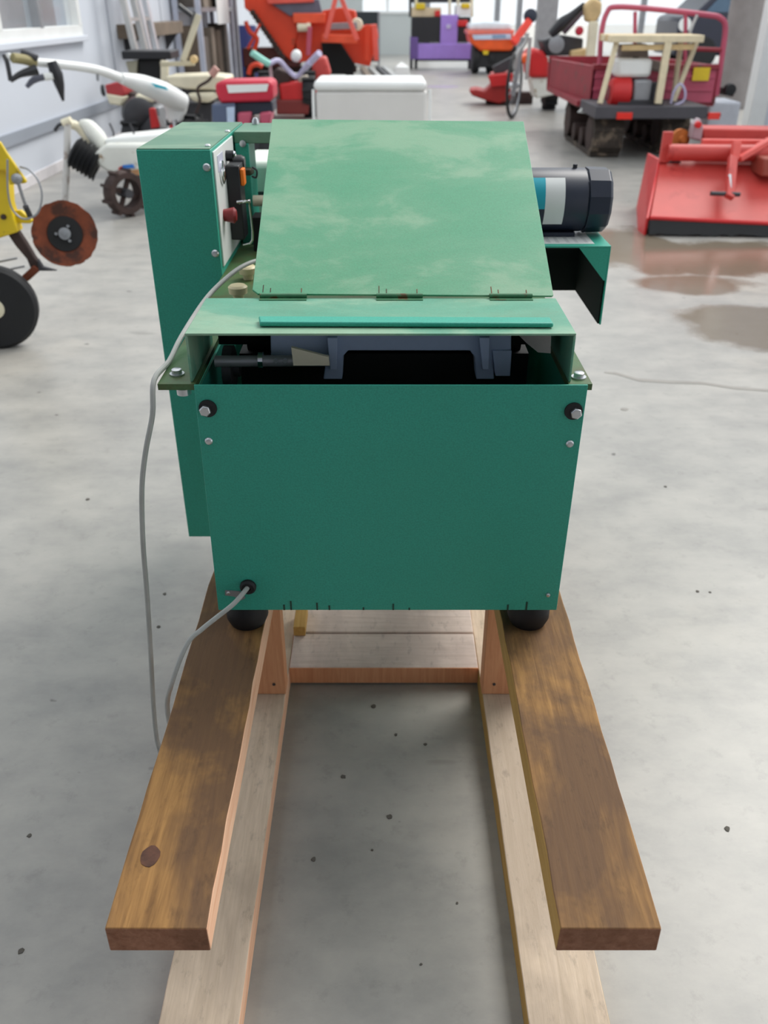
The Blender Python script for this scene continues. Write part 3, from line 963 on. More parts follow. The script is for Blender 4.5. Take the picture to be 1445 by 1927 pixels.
MB().cyl(at(183, 315, Y=Yt - 0.1), at(174, 340, Y=Yt - 0.1), 0.006, seg=8).build('drain_spout', BLACK, tb)
MB().tube([at(127, 225, Y=Yt - 0.12), at(126, 300, Y=Yt - 0.12), at(122, 385, Y=Yt - 0.12)], 0.02, 10, 2).build('support_rod', paint('grey_white_rod', (206, 204, 200), 0.5, 0, 0.06, 5, (150, 130, 120), 0.1, 9), tb)
MB().lathe(at(123, 388, Y=Yt - 0.12) - Z * 0.02, Z, [(0, 0.03), (0.05, 0.026), (0.055, 0.014)], 16).build('rod_shoe', WHITE, tb)
MB().cyl(at(118, 232, Y=Yt - 0.12), at(134, 226, Y=Yt - 0.12), 0.022).build('rod_joint', CREAM, tb)
MB().tube([at(120, 232, Y=Yt - 0.12), at(110, 236, Y=Yt - 0.12), at(103, 246, Y=Yt - 0.12)], 0.01, 8, 2).build('lever', IRON, tb)
for u, h in ((212, 246), (250, 246)):
    MB().tube([at(u, 262, Y=Yt + 0.1), at(u + 2, 250, Y=Yt + 0.1), at(u - 6, 232, Y=Yt + 0.1)], 0.006, 8, 2).build('lever', IRON, tb)

# ================================================================== WHITE TILLER WITH LONG HANDLEBAR
ta = thing('walking_tiller', (-1.75, 7.0, 0), 'white walking tiller with long curved handlebar and black levers beside the left wall', 'tiller')
Ya = 7.0
hp = [at(14, 106, Y=5.75), at(60, 116, Y=5.9), at(110, 121, Y=6.05), at(180, 131, Y=6.3), at(235, 150, Y=6.55)]
MB().tube(hp, [0.02, 0.024, 0.026, 0.028, 0.032], 12, 5).build('handlebar', WHITE, ta)
hp2 = [Vector((p.x + 0.34, p.y + 0.22, p.z - 0.004)) for p in hp]
MB().tube([at(228, 147, Y=6.5), at(265, 158, Y=6.65), at(305, 174, Y=6.8), at(342, 194, Y=6.95)], [0.035, 0.062, 0.075, 0.07], 14, 5).build('handle_cover', WHITE, ta)
MB().prism([at(u, v, Y=6.62) for u, v in ((284, 156), (312, 164), (316, 170), (292, 164))], (0, 0.01, 0)).build('teal_decal', TEAL, ta)
MB().tube([at(24, 109, Y=5.70), at(45, 112, Y=5.76), at(66, 118, Y=5.82)], 0.028, 10, 2).build('hand_grip', paint('worn_olive_grip', (150, 140, 96), 0.6), ta)
MB().tube([at(8, 104, Y=5.7), at(14, 120, Y=5.68), at(20, 152, Y=5.66)], 0.014, 8, 3).build('lever', BLACKP, ta)
MB().tube([at(20, 152, Y=5.66), at(38, 140, Y=5.7), at(70, 131, Y=5.75)], [0.012, 0.018, 0.03], 8, 3).build('brake_lever', BLACKP, ta)
MB().tube([at(40, 97, Y=5.8), at(55, 104, Y=5.8), at(70, 110, Y=5.8)], [0.014, 0.02, 0.02], 8, 2).build('lever', IRON, ta)
MB().tube([at(50, 164, Y=5.85), at(64, 150, Y=5.87), at(88, 144, Y=5.9)], [0.012, 0.02, 0.018], 8, 3).build('clutch_lever', paint('grey_plastic_lever', (90, 92, 106), 0.5), ta)
MB().cyl(at(83, 145, Y=5.88), at(99, 143, Y=5.9), 0.022).build('lever_tip', WHITE, ta)
MB().tube([at(97, 116, Y=5.92), at(106, 140, Y=5.92), at(112, 160, Y=5.92), at(119, 190, Y=5.92)], [0.03, 0.04, 0.03, 0.008], 10, 3).build('control_bracket', BLACKP, ta)
MB().cyl(at(183, 135, Y=6.3), at(184, 152, Y=6.3), 0.009, seg=8).build('cable_stub', GREYM, ta)
MB().prism([at(u, v, Y=6.9) for u, v in ((303, 186), (330, 184), (348, 200), (340, 232), (316, 232), (310, 206))], (0, 0.14, 0)).build('gear_column', WHITE, ta, 0.015)
MB().cyl(at(328, 225, Y=6.85), at(331, 250, Y=6.85), 0.016).build('column_bolt', CHROME, ta)
for a, b, c_, dd in ((280, 204, 296, 240), (318, 236, 332, 250)):
    MB().prism([at(u, v, Y=6.86) for u, v in ((a, b), (a + 10, b), (c_ + 4, dd), (c_ - 12, dd + 2))], (0, 0.05, 0)).build('red_bracket', RED, ta, 0.006)
en = MB().prism([at(u, v, Y=7.15) for u, v in ((196, 160), (228, 152), (234, 176), (232, 182), (200, 178))], (0.03, 0.28, 0)).build('air_cleaner', paint('dull_red_plastic', (176, 56, 60), 0.5), ta, 0.012)
MB().prism([at(u, v, Y=7.14) for u, v in ((198, 176), (232, 182), (228, 200), (205, 196))], (0.03, 0.26, 0)).build('air_cleaner_base', CREAM, ta, 0.012)
MB().lathe(at(197, 170, Y=7.2), (-1, -0.3, 0), [(0, 0.04), (0.02, 0.04), (0.03, 0.02)], 18).build('air_cleaner_knob', BLACKP, ta)
MB().prism([at(u, v, Y=7.25) for u, v in ((228, 170), (256, 176), (258, 205), (232, 206))], (0.03, 0.24, 0)).build('muffler', RUSTD, ta, 0.02)
MB().prism([at(u, v, Y=7.1) for u, v in ((254, 176), (284, 180), (290, 192), (270, 196), (254, 190))], (0, 0.24, 0)).build('fuel_tank', CREAM, ta, 0.02)
MB().lathe(at(262, 216, Y=7.1), (0.4, -1, 0), [(-0.1, 0.12), (0.04, 0.12), (0.06, 0.09), (0.07, 0.02)], 24).build('engine_housing', IRON, ta)
MB().prism([at(u, v, Y=7.12) for u, v in ((276, 200), (300, 202), (302, 246), (274, 246))], (0, 0.22, 0)).build('engine_block', GREYM, ta, 0.01)
lug_wheel(ta, (at(268, 300, Y=7.1).x, 7.15, 0.21), (1, -0.3, 0), 0.21, 0.14, BLACK, 12, 'tyre', RED)
lug_wheel(ta, (at(268, 300, Y=7.1).x + 0.42, 7.02, 0.21), (1, -0.3, 0), 0.21, 0.14, BLACK, 12, 'tyre', RED)
MB().bar((-2.1, 7.14, 0.21), (-1.7, 7.02, 0.21), 0.05, 0.05).build('axle', IRON, ta)
MB().bar(at(300, 230, Y=7.0), Vector((-1.85, 7.08, 0.22)), 0.1, 0.12).build('transmission_case', IRON, ta, 0.01)

# cream cultivator with black tray
tc_ = thing('cultivator', (-1.75, 8.3, 0), 'cream cultivator with black tray and angled steel lever beneath the leaning ladder', 'cultivator')
Yc = 8.25
MB().box((at(228, 100, Y=Yc).x, Yc, at(228, 112, Y=Yc).z), (at(321, 100, Y=Yc).x, Yc + 0.35, at(228, 96, Y=Yc).z)).build('black_tray', BLACKP, tc_, 0.01)
MB().prism([at(u, v, Y=Yc + 0.05) for u, v in ((258, 112), (300, 112), (300, 160), (262, 160))], (0, 0.25, 0)).build('tray_support', SOOT, tc_, 0.01)
MB().prism([at(u, v, Y=Yc + 0.02) for u, v in ((236, 116), (258, 114), (256, 150), (246, 150))], (0, 0.1, 0)).build('side_plate', paint('olive_grey_panel', (150, 146, 128), 0.6), tc_, 0.006)
MB().bar(at(310, 114, Y=Yc - 0.04), at(310, 152, Y=Yc - 0.04), 0.06, 0.05).build('frame_post', CREAM, tc_, 0.006)
MB().bar(at(302, 121, Y=Yc - 0.05), at(366, 119, Y=Yc - 0.05), 0.035, 0.035).build('frame_bar', paint('grey_cream_paint', (190, 182, 158), 0.6), tc_, 0.004)
MB().bar(at(344, 116, Y=Yc - 0.05), at(374, 28, Y=Yc + 0.1), 0.05, 0.03, (0, 1, 0)).build('shift_lever', MATS['grey_cream_paint'], tc_, 0.006)
MB().lathe(at(366, 111, Y=Yc - 0.06), -Yv, [(0, 0.03), (0.05, 0.03), (0.06, 0.02)], 16).build('lever_knob', TAN, tc_)
MB().tube([at(336, 10, Y=Yc), at(346, 18, Y=Yc), at(362, 30, Y=Yc)], 0.02, 8, 2).build('lever', BLACKP, tc_)
MB().prism([at(u, v, Y=Yc - 0.3) for u, v in ((310, 144), (388, 141), (424, 145), (428, 151), (410, 170), (350, 168), (318, 162))], (0, 0.4, 0)).build('hood_cover', CREAM, tc_, 0.03)
MB().prism([at(u, v, Y=Yc - 0.35) for u, v in ((350, 176), (404, 174), (396, 194), (362, 192))], (0, 0.4, 0)).build('lower_cover', CREAM, tc_, 0.03)
MB().prism([at(u, v, Y=Yc - 0.25) for u, v in ((340, 164), (408, 166), (404, 178), (344, 178))], (0, 0.3, 0)).build('grille', IRON, tc_, 0.005)
MB().tube([at(402, 138, Y=Yc - 0.4), at(392, 152, Y=Yc - 0.4), at(372, 166, Y=Yc - 0.4), at(376, 190, Y=Yc - 0.4), at(368, 216, Y=Yc - 0.4)], 0.012, 8, 4).build('throttle_cable', RUSTD, tc_)
MB().cyl(at(398, 142, Y=Yc - 0.4), at(408, 128, Y=Yc - 0.4), 0.03).build('cable_grip', paint('dusty_pink_grip', (186, 140, 130), 0.6), tc_)
MB().prism([at(u, v, Y=Yc - 0.2) for u, v in ((340, 196), (400, 196), (396, 250), (344, 250))], (0, 0.3, 0)).build('chassis', IRON, tc_, 0.01)
for x in (-2.1, -1.55):
    lug_wheel(tc_, (x, Yc + 0.05, 0.22), (1, 0, 0), 0.22, 0.13, BLACK, 12, 'tyre', CREAM)
MB().bar((-2.1, Yc + 0.05, 0.22), (-1.55, Yc + 0.05, 0.22), 0.05, 0.05).build('axle', IRON, tc_)

# engine with crimson fuel tank
tr = thing('engine_cultivator', (-0.95, 6.5, 0), 'small cultivator with crimson fuel tank and white stripe, behind the control box', 'cultivator')
Yr = 6.5
MB().prism([at(u, v, Y=Yr - 0.16) for u, v in ((404, 158), (414, 153), (505, 151), (513, 158), (514, 186), (508, 191), (414, 194), (406, 176))], (0, 0.3, 0)).build('fuel_tank', PINKRED, tr, 0.02)
MB().prism([at(u, v, Y=Yr - 0.168) for u, v in ((426, 160), (505, 158), (502, 172), (430, 175))], (0, 0.006, 0)).build('white_stripe', WHITE, tr)
MB().prism([at(u, v, Y=Yr - 0.12) for u, v in ((404, 194), (512, 190), (514, 212), (406, 226))], (0, 0.26, 0)).build('engine_shroud', NAVY, tr, 0.01)
MB().prism([at(u, v, Y=Yr - 0.16) for u, v in ((398, 196), (442, 194), (442, 262), (400, 262))], (0, 0.2, 0)).build('engine_side', paint('slate_blue_paint', (84, 96, 122), 0.5), tr, 0.012)
MB().prism([at(u, v, Y=Yr - 0.166) for u, v in ((426, 202), (441, 201), (441, 240), (428, 240))], (0, 0.006, 0)).build('engine_label', paint('pale_blue_label', (190, 208, 232), 0.5), tr)
for a, b in ((446, 474), (488, 511)):
    MB().prism([at(u, v, Y=Yr - 0.15) for u, v in ((a, 212), (b, 210), (b - 4, 238), (a, 238))], (0, 0.22, 0)).build('fender', PINKM, tr, 0.015)
MB().cyl(at(482, 225, Y=Yr - 0.16), at(482, 245, Y=Yr - 0.16), 0.02).build('spout', WHITE, tr)
MB().box((-1.2, 6.35, 0.16), (-0.85, 6.65, 0.42)).build('chassis', IRON, tr, 0.01)
for x in (-1.25, -0.8):
    lug_wheel(tr, (x, 6.5, 0.2), (1, 0, 0), 0.2, 0.12, BLACK, 12, 'tyre', PINKRED)

# ================================================================== LADDER, RACK, DRUM
ld = thing('ladder', (WX + 0.25, 9.3, 0), 'grey aluminium ladder leaning against the left wall', 'ladder')


def wall_pt(u, v, off):
    return at(u, v, x=WX + off)


for grp in ((8.85, 9.22), (9.36, 9.66)):
    bt = paint('bright_aluminium', (216, 218, 222), 0.35, 0.6, 0.05) if grp[0] > 9 else ALU
    for yy in grp:
        MB().bar(Vector((-2.17, yy, 0)), Vector((-2.46, yy, 2.3)), 0.05, 0.08, (0, 1, 0)).build('rail', bt, ld, 0.004)
    for k in range(8):
        t = (k + 0.5) / 8
        a, b = Vector((-2.17, grp[0], 0)).lerp(Vector((-2.46, grp[0], 2.3)), t), Vector((-2.17, grp[1], 0)).lerp(Vector((-2.46, grp[1], 2.3)), t)
        MB().bar(a, b, 0.04, 0.03).build('rung', ALU, ld)

wshelf = thing('wall_shelf', (WX + 0.15, 11.3, 0.8), 'narrow grey-brown shelf board fixed along the left wall behind the ladder', 'shelf')
MB().box((WX, 9.3, 0.84), (WX + 0.18, 11.5, 0.96)).build('shelf_board', BROWN, wshelf, 0.005)
for yy in (9.5, 10.4, 11.3):
    MB().prism([(WX, yy, 0.84), (WX + 0.15, yy, 0.84), (WX, yy, 0.66)], (0, 0.02, 0)).build('shelf_bracket', IRON, wshelf)

rk = thing('storage_rack', (-2.2, 14.5, 0), 'tall grey steel rack filled with brown boards against the left wall', 'rack')
posts = [(-2.47, 11.75), (-2.2, 11.75), (-2.47, 14.2), (-2.2, 14.2)]
for x, y in posts:
    MB().box((x - 0.03, y - 0.03, 0), (x + 0.03, y + 0.03, 2.6)).build('rack_post', paint('pale_grey_steel', (186, 190, 204), 0.45, 0.2), rk, 0.003)
for z in (0.12, 1.05, 2.0):
    MB().box((-2.5, 11.75, z), (-2.17, 14.2, z + 0.045)).build('rack_shelf', GREYM, rk)
rb = random.Random(5)
bmats = [paint('brown_board_%d' % k, c, 0.8, 0, 0.2, 5) for k, c in enumerate([(112, 98, 84), (92, 84, 78), (128, 116, 104)])]
ordn = ['nearest', 'second', 'third', 'fourth', 'farthest']
for k in range(5):
    y0 = 11.85 + k * 0.46
    for zz, lab in ((0.165, 'lowest'), (1.095, 'middle')):
        h = 0.60 + 0.22 * rb.random()
        wd_ = 0.22 + 0.14 * rb.random()
        lbl = ('%s brown board on the %s shelf of the grey rack' % (ordn[k], lab)) if k in (0, 4) else ('%s brown board from the near end on the %s rack shelf' % (ordn[k], lab))
        tag(MB().box((-2.46, y0, zz), (-2.22 - 0.05 * rb.random(), y0 + wd_, zz + h)).build('board', bmats[(k + (zz > 1)) % 3], None, 0.003),
            lbl, 'board', 'boards on the grey rack')
zz = at(419, 45, x=-2.165).z
MB().box((-2.168, at(408, 20, x=-2.165).y, zz), (-2.160, at(430, 20, x=-2.165).y, 1.9)).build('notice_sheet', WHITE, rk)
sp = thing('steel_post', (-2.2, 14.5, 0), 'slim grey steel post beside the storage rack', 'post')
MB().box((at(437, 60, Y=14.5).x, 14.45, 0), (at(449, 60, Y=14.5).x, 14.55, 2.6)).build('post_shaft', GREYM, sp, 0.004)
MB().box((at(433, 60, Y=14.5).x, 14.4, 0), (at(453, 60, Y=14.5).x, 14.6, 0.02)).build('foot_plate', GREYM, sp)
tag(MB().lathe((at(463, 110, Y=15.9).x, 15.9, 0), Z, [(0, 0.19), (0.02, 0.2), (0.40, 0.2), (0.42, 0.208), (0.45, 0.2), (0.80, 0.2), (0.84, 0.19), (0.84, 0.16)], 28).build('drum', DBLUE),
    'dark blue plastic drum standing beside the steel post', 'drum')

# ================================================================== BIG ORANGE IMPLEMENT (back, left of centre)
oi = thing('hopper_implement', (-1.2, 14.0, 0), 'large orange hopper implement with black chute and A-frame hitch near the far wall', 'implement')
Yo = 13.6
O = lambda u, v, dy=0.0: at(u, v, Y=Yo + dy)
MB().prism([O(455, -60), O(560, -60), O(590, 28), O(560, 60), O(548, 115), O(530, 100), O(500, 60), O(478, 30), O(460, 15)], (0, 0.5, 0)).build('hopper_side', REDORANGE, oi, 0.015)
MB().prism([O(505, 4, -0.05), O(600, -2, -0.05), O(606, 24, -0.05), O(590, 30, -0.05), O(545, 30, -0.05)], (0, 0.05, 0)).build('hopper_opening', paint('slate_grey_panel', (96, 96, 112), 0.5), oi, 0.01)
MB().prism([O(500, -8, -0.1), O(590, -12, -0.1), O(590, 4, -0.1), O(505, 8, -0.1)], (0, 0.1, 0)).build('hopper_rim', paint('salmon_paint', (226, 92, 78), 0.45), oi, 0.01)
chm = []
for k in range(12):
    t = k / 11
    p = O(476 + 56 * t, 24 + 82 * t, -0.06)
    MB().lathe(p, -Yv, [(0, 0.038), (0.05, 0.038)], 10).build('chain_link', RUSTD, oi)
MB().bar(O(552, 34, -0.05), O(612, 34, -0.05), 0.1, 0.12).build('main_beam', paint('bright_orange_red_paint', (232, 88, 52), 0.45), oi, 0.01)
MB().prism([O(552, 40, 0.05), O(612, 40, 0.05), O(612, 112, 0.05), O(560, 118, 0.05)], (0, 0.3, 0)).build('front_plate', REDORANGE, oi, 0.01)
for p, q in (((636, -20), (612, 74)), ((636, -20), (672, 76))):
    MB().bar(O(*p, -0.35), O(*q, -0.45), 0.06, 0.05, (0, 1, 0)).build('hitch_bar', MATS['salmon_paint'], oi, 0.006)
MB().prism([O(606, 20, 0.1), O(640, 14, 0.1), O(668, 20, 0.1), O(672, 50, 0.1), O(708, 46, 0.1), O(712, 70, 0.1), O(696, 125, 0.1), O(662, 118, 0.1), O(640, 82, 0.1), O(606, 80, 0.1)], (0, 0.5, 0)).build('frame_panel', REDORANGE, oi, 0.015)
MB().bar(O(606, 72, -0.25), O(672, 74, -0.25), 0.09, 0.1).build('lower_beam', MATS['bright_orange_red_paint'], oi, 0.008)
MB().bar(O(622, 50, -0.1), O(672, 48, -0.1), 0.08, 0.08).build('hitch_pin', GREYM, oi, 0.006)
MB().prism([O(604, 80, -0.05), O(640, 80, -0.05), O(668, 122, -0.05), O(664, 140, -0.05), O(612, 140, -0.05)], (0, 0.12, 0)).build('black_chute', SHADE_CHUTE_BLACK, oi, 0.01)
MB().lathe(O(672, 46, -0.05), -Yv, [(0, 0.08), (0.05, 0.07), (0.06, 0)], 20).build('work_lamp', CREAM, oi)
for u0, u1 in ((692, 690), (704, 708)):
    MB().bar(O(u0, 46, -0.15), O(u1, 114, -0.15), 0.07, 0.06, (0, 1, 0)).build('frame_leg', MATS['salmon_paint'] if u0 > 700 else REDORANGE, oi, 0.006)
MB().bar(O(583, 50, -0.2), O(580, 104, -0.2), 0.06, 0.06, (0, 1, 0)).build('side_strut', PINKM, oi, 0.006)
MB().lathe(O(560, 52, -0.1), X, [(0, 0.05), (0.12, 0.05), (0.13, 0.06), (0.18, 0.06)], 16).build('hydraulic_cylinder', CREAM, oi)
MB().tube([O(462, 40, -0.1), O(470, 60, -0.1), O(484, 72, -0.1), O(478, 95, -0.1)], 0.03, 8, 3).build('rear_linkage', REDORANGE, oi)
MB().tube([O(490, 44, -0.1), O(478, 70, -0.1), O(466, 92, -0.1)], 0.02, 8, 3).build('rear_linkage', REDORANGE, oi)
for x, y in ((-1.95, 14.0), (-1.2, 14.0), (-0.5, 14.0)):
    MB().box((x - 0.06, y - 0.06, 0), (x + 0.06, y + 0.06, 0.34)).build('support_leg', RUSTD, oi, 0.006)
MB().box((-2.0, 13.9, 0.28), (-0.4, 14.05, 0.36)).build('base_beam', RUSTD, oi)
MB().box((-2.0, 13.7, 0.36), (-1.2, 14.1, 0.60)).build('drive_case', paint('dark_brown_red_paint', (84, 34, 30), 0.6), oi, 0.02)

# red tiller in front of it
tt = thing('red_tiller', (-1.1, 10.8, 0), 'red walking tiller with pale splayed handlebar in front of the orange implement', 'tiller')
Yq = 10.7
Q = lambda u, v, dy=0.0: at(u, v, Y=Yq + dy)
MB().tube([Q(474, 99, -0.3), Q(490, 110, -0.25), Q(506, 120, -0.2)], 0.035, 10, 2).build('hand_grip', MINT, tt)
MB().tube([Q(506, 120, -0.2), Q(524, 114, -0.1), Q(542, 132, 0), Q(558, 144, 0), Q(572, 130, -0.1), Q(582, 118, -0.2)], 0.026, 10, 5).build('handlebar', LILAC, tt)
MB().tube([Q(574, 128, -0.1), Q(587, 114, -0.18), Q(601, 100, -0.28)], 0.035, 10, 2).build('hand_grip', LILAC, tt)
MB().tube([Q(508, 122, -0.15), Q(510, 140, -0.1), Q(511, 156, -0.1)], 0.018, 8, 2).build('brake_lever', paint('pinkish_grey_metal', (190, 160, 166), 0.5), tt)
MB().lathe(Q(557, 106, 0.1), (0.2, -1, 0.3), [(0, 0.06), (0.06, 0.055), (0.09, 0.03), (0.1, 0)], 18).build('head_lamp', WHITE, tt)
MB().bar(Q(548, 100, 0.1), Q(566, 112, 0.1), 0.06, 0.05).build('lamp_bracket', PINKM, tt, 0.008)
MB().prism([Q(520, 128, 0.1), Q(552, 140, 0.1), Q(540, 165, 0.1), Q(516, 162, 0.1), Q(508, 142, 0.1)], (0, 0.3, 0)).build('handle_base', RUSTD, tt, 0.02)
MB().prism([Q(524, 158, 0.04), Q(574, 152, 0.04), Q(580, 186, 0.04), Q(556, 198, 0.04), Q(528, 192, 0.04)], (0, 0.22, 0)).build('engine_cover', RED, tt, 0.03)
MB().prism([Q(560, 146, 0.05), Q(578, 140, 0.05), Q(590, 172, 0.05), Q(582, 190, 0.05), Q(566, 176, 0.05)], (0, 0.2, 0)).build('belt_cover', paint('beige_grey_metal', (176, 166, 150), 0.6), tt, 0.02)
MB().prism([Q(512, 150, 0.12), Q(528, 160, 0.12), Q(530, 205, 0.12), Q(508, 205, 0.12)], (0, 0.25, 0)).build('side_frame', paint('brown_grey_metal', (128, 104, 98), 0.6, 0, 0.2), tt, 0.01)
MB().prism([Q(588, 110, 0.3), Q(612, 106, 0.3), Q(622, 140, 0.3), Q(604, 165, 0.3), Q(586, 150, 0.3)], (0, 0.3, 0)).build('front_cowl', REDTIL, tt, 0.03)
MB().tube([Q(468, 140, 0.1), Q(472, 126, 0.1), Q(484, 121, 0.1), Q(494, 126, 0.1)], 0.025, 8, 3).build('red_hook', REDORANGE, tt)
for x in (-1.35, -0.85):
    lug_wheel(tt, (x, Yq + 0.2, 0.24), (1, 0, 0), 0.24, 0.14, BLACK, 12, 'tyre', RED)
MB().box((-1.28, Yq + 0.28, 0.18), (-0.92, Yq + 0.5, 0.40)).build('transmission_case', RUSTD, tt, 0.02)
MB().prism([Q(520, 188, 0.0), Q(584, 188, 0.0), Q(580, 216, 0.0), Q(520, 216, 0.0)], (0, 0.2, 0)).build('rotor_cover', paint('dark_brown_red_paint2', (120, 40, 36), 0.6), tt, 0.02)

# white lidded chest behind the lid
wc = thing('white_chest', (-0.08, 6.1, 0), 'white plastic chest with rounded lid standing behind the green lid', 'chest')
Yw = 5.9
a, b = at(590, 168, Y=Yw), at(803, 172, Y=Yw)
zt_, xb0, xb1 = a.z, a.x, b.x
MB().box((xb0 + 0.01, Yw + 0.015, 0.0), (xb1 + 0.005, Yw + 0.52, zt_ - 0.01)).build('chest_body', paint('off_white_plastic', (214, 212, 208), 0.4, 0, 0.03), wc, 0.02)
MB().box((xb0, Yw, zt_ - 0.01), (xb1, Yw + 0.54, zt_ + 0.045)).build('chest_lid', WHITE, wc, 0.022)
MB().tube([(xb1 + 0.012, Yw + 0.05, zt_ - 0.02), (xb1 + 0.024, Yw + 0.03, zt_ - 0.06), (xb1 + 0.024, Yw + 0.03, 0.0)], 0.009, 10, 3).build('edge_tube', WHITE, wc)
MB().tube([(xb0 - 0.002, Yw + 0.05, zt_ - 0.02), (xb0 - 0.006, Yw + 0.02, zt_ - 0.06), (xb0 - 0.006, Yw + 0.02, 0.0)], 0.009, 10, 3).build('edge_tube', WHITE, wc)

# flat bars on the floor behind the chest
for k, (u0, v0, u1, v1, wdt, mt, lb) in enumerate((
        (682, 125, 700, 152, 0.10, BROWN, 'grey-brown flat bar on the floor, nearest the orange implement'),
        (696, 125, 722, 152, 0.09, ALU, 'pale grey flat bar lying second from the orange implement'),
        (710, 125, 738, 150, 0.09, IRON, 'dark grey flat bar lying third from the orange implement'),
        (722, 125, 752, 150, 0.10, ALU, 'pale flat bar on the floor, furthest from the orange implement'))):
    p, q = at(u0, v0, z=0.06), at(u1, v1, z=0.06)
    tag(MB().bar(p - Z * 0.025, q - Z * 0.025, wdt * 0.9, 0.07).build('flat_bar', mt, None, 0.006), lb, 'bar', 'flat bars on the floor behind the chest')
tag(MB().prism([at(744, 150, z=0), at(770, 150, z=0), at(755, 138, z=0)], (0.0, 0.0, 0.2)).build('floor_wedge', WHITE, None, 0.01), 'small white wedge on the floor beside the flat bars', 'wedge')


# ================================================================== FAR END: PURPLE MACHINE, ORANGE MACHINE
pm = thing('purple_machine', (1.2, 19.6, 0), 'purple-framed machine with black side panels against the far wall', 'machine')
Yu = 19.5
U = lambda u, v, dy=0.0: at(u, v, Y=Yu + dy)


def pbox(par, name, u0, v0, u1, v1, Y0, dep, mat, bev=0.006):
    """box whose near face covers the given pixel rectangle at depth Y0"""
    a, b = at(u0, v1, Y=Y0), at(u1, v0, Y=Y0)
    c = at(u0, v0, Y=Y0)
    z0, z1 = sorted((a.z, c.z))
    return MB().box((a.x, Y0, z0), (at(u1, v1, Y=Y0).x, Y0 + dep, z1)).build(name, mat, par, bev)


pbox(pm, 'lower_apron', 784, 82, 890, 112, Yu, 0.5, PURPLE, 0.02)
pbox(pm, 'centre_panel', 828, 28, 860, 84, Yu + 0.02, 0.4, PURPLE, 0.01)
pbox(pm, 'black_panel', 774, 32, 828, 80, Yu + 0.04, 0.5, BLACKP, 0.01)
pbox(pm, 'black_panel', 860, 32, 884, 80, Yu + 0.04, 0.5, BLACKP, 0.01)
pbox(pm, 'side_frame', 772, 70, 786, 112, Yu - 0.02, 0.6, paint('dark_purple_paint', (104, 78, 144), 0.5), 0.01)
pbox(pm, 'emblem', 840, 46, 848, 54, Yu + 0.0, 0.02, LILAC, 0.004)
pbox(pm, 'handle', 861, 38, 880, 50, Yu - 0.04, 0.1, RED, 0.02)
for u in (774, 783, 884):
    a = at(u, 127, Y=Yu)
    MB().box((a.x - 0.03, Yu + 0.1, 0), (a.x + 0.03, Yu + 0.18, 0.4)).build('leg', IRON, pm, 0.004)
pbox(pm, 'skid_bar', 784, 110, 888, 115, Yu + 0.1, 0.3, IRON, 0.004)
pbox(pm, 'top_deck', 774, 14, 830, 32, Yu + 0.1, 0.5, paint('beige_deck_paint', (206, 188, 156), 0.6), 0.01)
pbox(pm, 'top_deck', 858, 10, 886, 30, Yu + 0.1, 0.5, WHITE, 0.01)
pbox(pm, 'yellow_cap', 782, 6, 800, 18, Yu + 0.05, 0.2, YELLOW, 0.02)
pbox(pm, 'yellow_cap', 868, 6, 884, 16, Yu + 0.05, 0.2, YELLOW, 0.02)
pbox(pm, 'seed_box', 774, -30, 886, 5, Yu + 0.2, 0.4, IRON, 0.02)
for u in (772, 783, 846, 862, 888):
    a, b = U(u, 32, 0.15), U(u, -40, 0.15)
    MB().cyl(a, b, 0.03, seg=10).build('guard_tube', CREAM if u != 772 else IRON, pm)
pbox(pm, 'red_latch', 818, 20, 828, 31, Yu + 0.05, 0.1, RED, 0.01)
tag(MB().lathe(at(833, 163, z=0.001), Z, [(0, 0.26), (0.0015, 0.24), (0.002, 0)], 28).build('floor_marking', paint('purple_floor_paint', (142, 130, 152), 0.6)),
    'faded purple round marking on the floor before the purple machine', 'marking')
bbd = thing('black_board', (-0.25, 21, 0), 'tall black board standing behind the orange implement', 'board')
pbox(bbd, 'board_face', 664, 22, 714, 116, 21.0, 0.06, paint('green_black_board', (34, 44, 48), 0.5), 0.004)
pbox(bbd, 'board_edge', 711, 22, 715, 122, 20.99, 0.08, GREYM, 0.002)

om = thing('riding_transplanter', (2.4, 18.4, 0), 'orange and white riding machine with black chassis near the glazed far wall', 'machine')
Yv2 = 18.0
V = lambda u, v, dy=0.0: at(u, v, Y=Yv2 + dy)
MB().prism([V(882, 58), V(964, 58), V(970, 80), V(962, 96), V(904, 96), V(886, 80)], (0, 0.9, 0)).build('bonnet', ORANGE, om, 0.04)
MB().prism([V(881, 57, -0.02), V(968, 56, -0.02), V(967, 64, -0.02), V(881, 65, -0.02)], (0, 0.9, 0)).build('bonnet_stripe', paint('coral_stripe', (232, 120, 104), 0.4), om, 0.01)
MB().prism([V(888, 66, -0.03), V(962, 64, -0.03), V(962, 74, -0.03), V(892, 75, -0.03)], (0, 0.05, 0)).build('headlamp_strip', paint('pale_blue_lens', (196, 212, 232), 0.2), om, 0.01)
MB().prism([V(926, 66, -0.05), V(952, 65, -0.05), V(952, 71, -0.05), V(928, 72, -0.05)], (0, 0.03, 0)).build('headlamp_lens', paint('steel_blue_lens', (130, 156, 186), 0.2), om, 0.005)
MB().prism([V(884, 44, 0.05), V(910, 40, 0.05), V(960, 42, 0.05), V(964, 57, 0.05), V(883, 57, 0.05)], (0, 0.7, 0)).build('windscreen', paint('pale_cowl_plastic', (224, 232, 238), 0.2), om, 0.04)
MB().prism([V(894, 97, 0.1), V(968, 97, 0.1), V(970, 126, 0.1), V(896, 128, 0.1)], (0, 1.0, 0)).build('chassis', BLACK, om, 0.02)
MB().prism([V(908, 95, 0.02), V(920, 95, 0.02), V(918, 103, 0.02), V(910, 103, 0.02)], (0, 0.06, 0)).build('hitch_plate', YELLOW, om, 0.005)
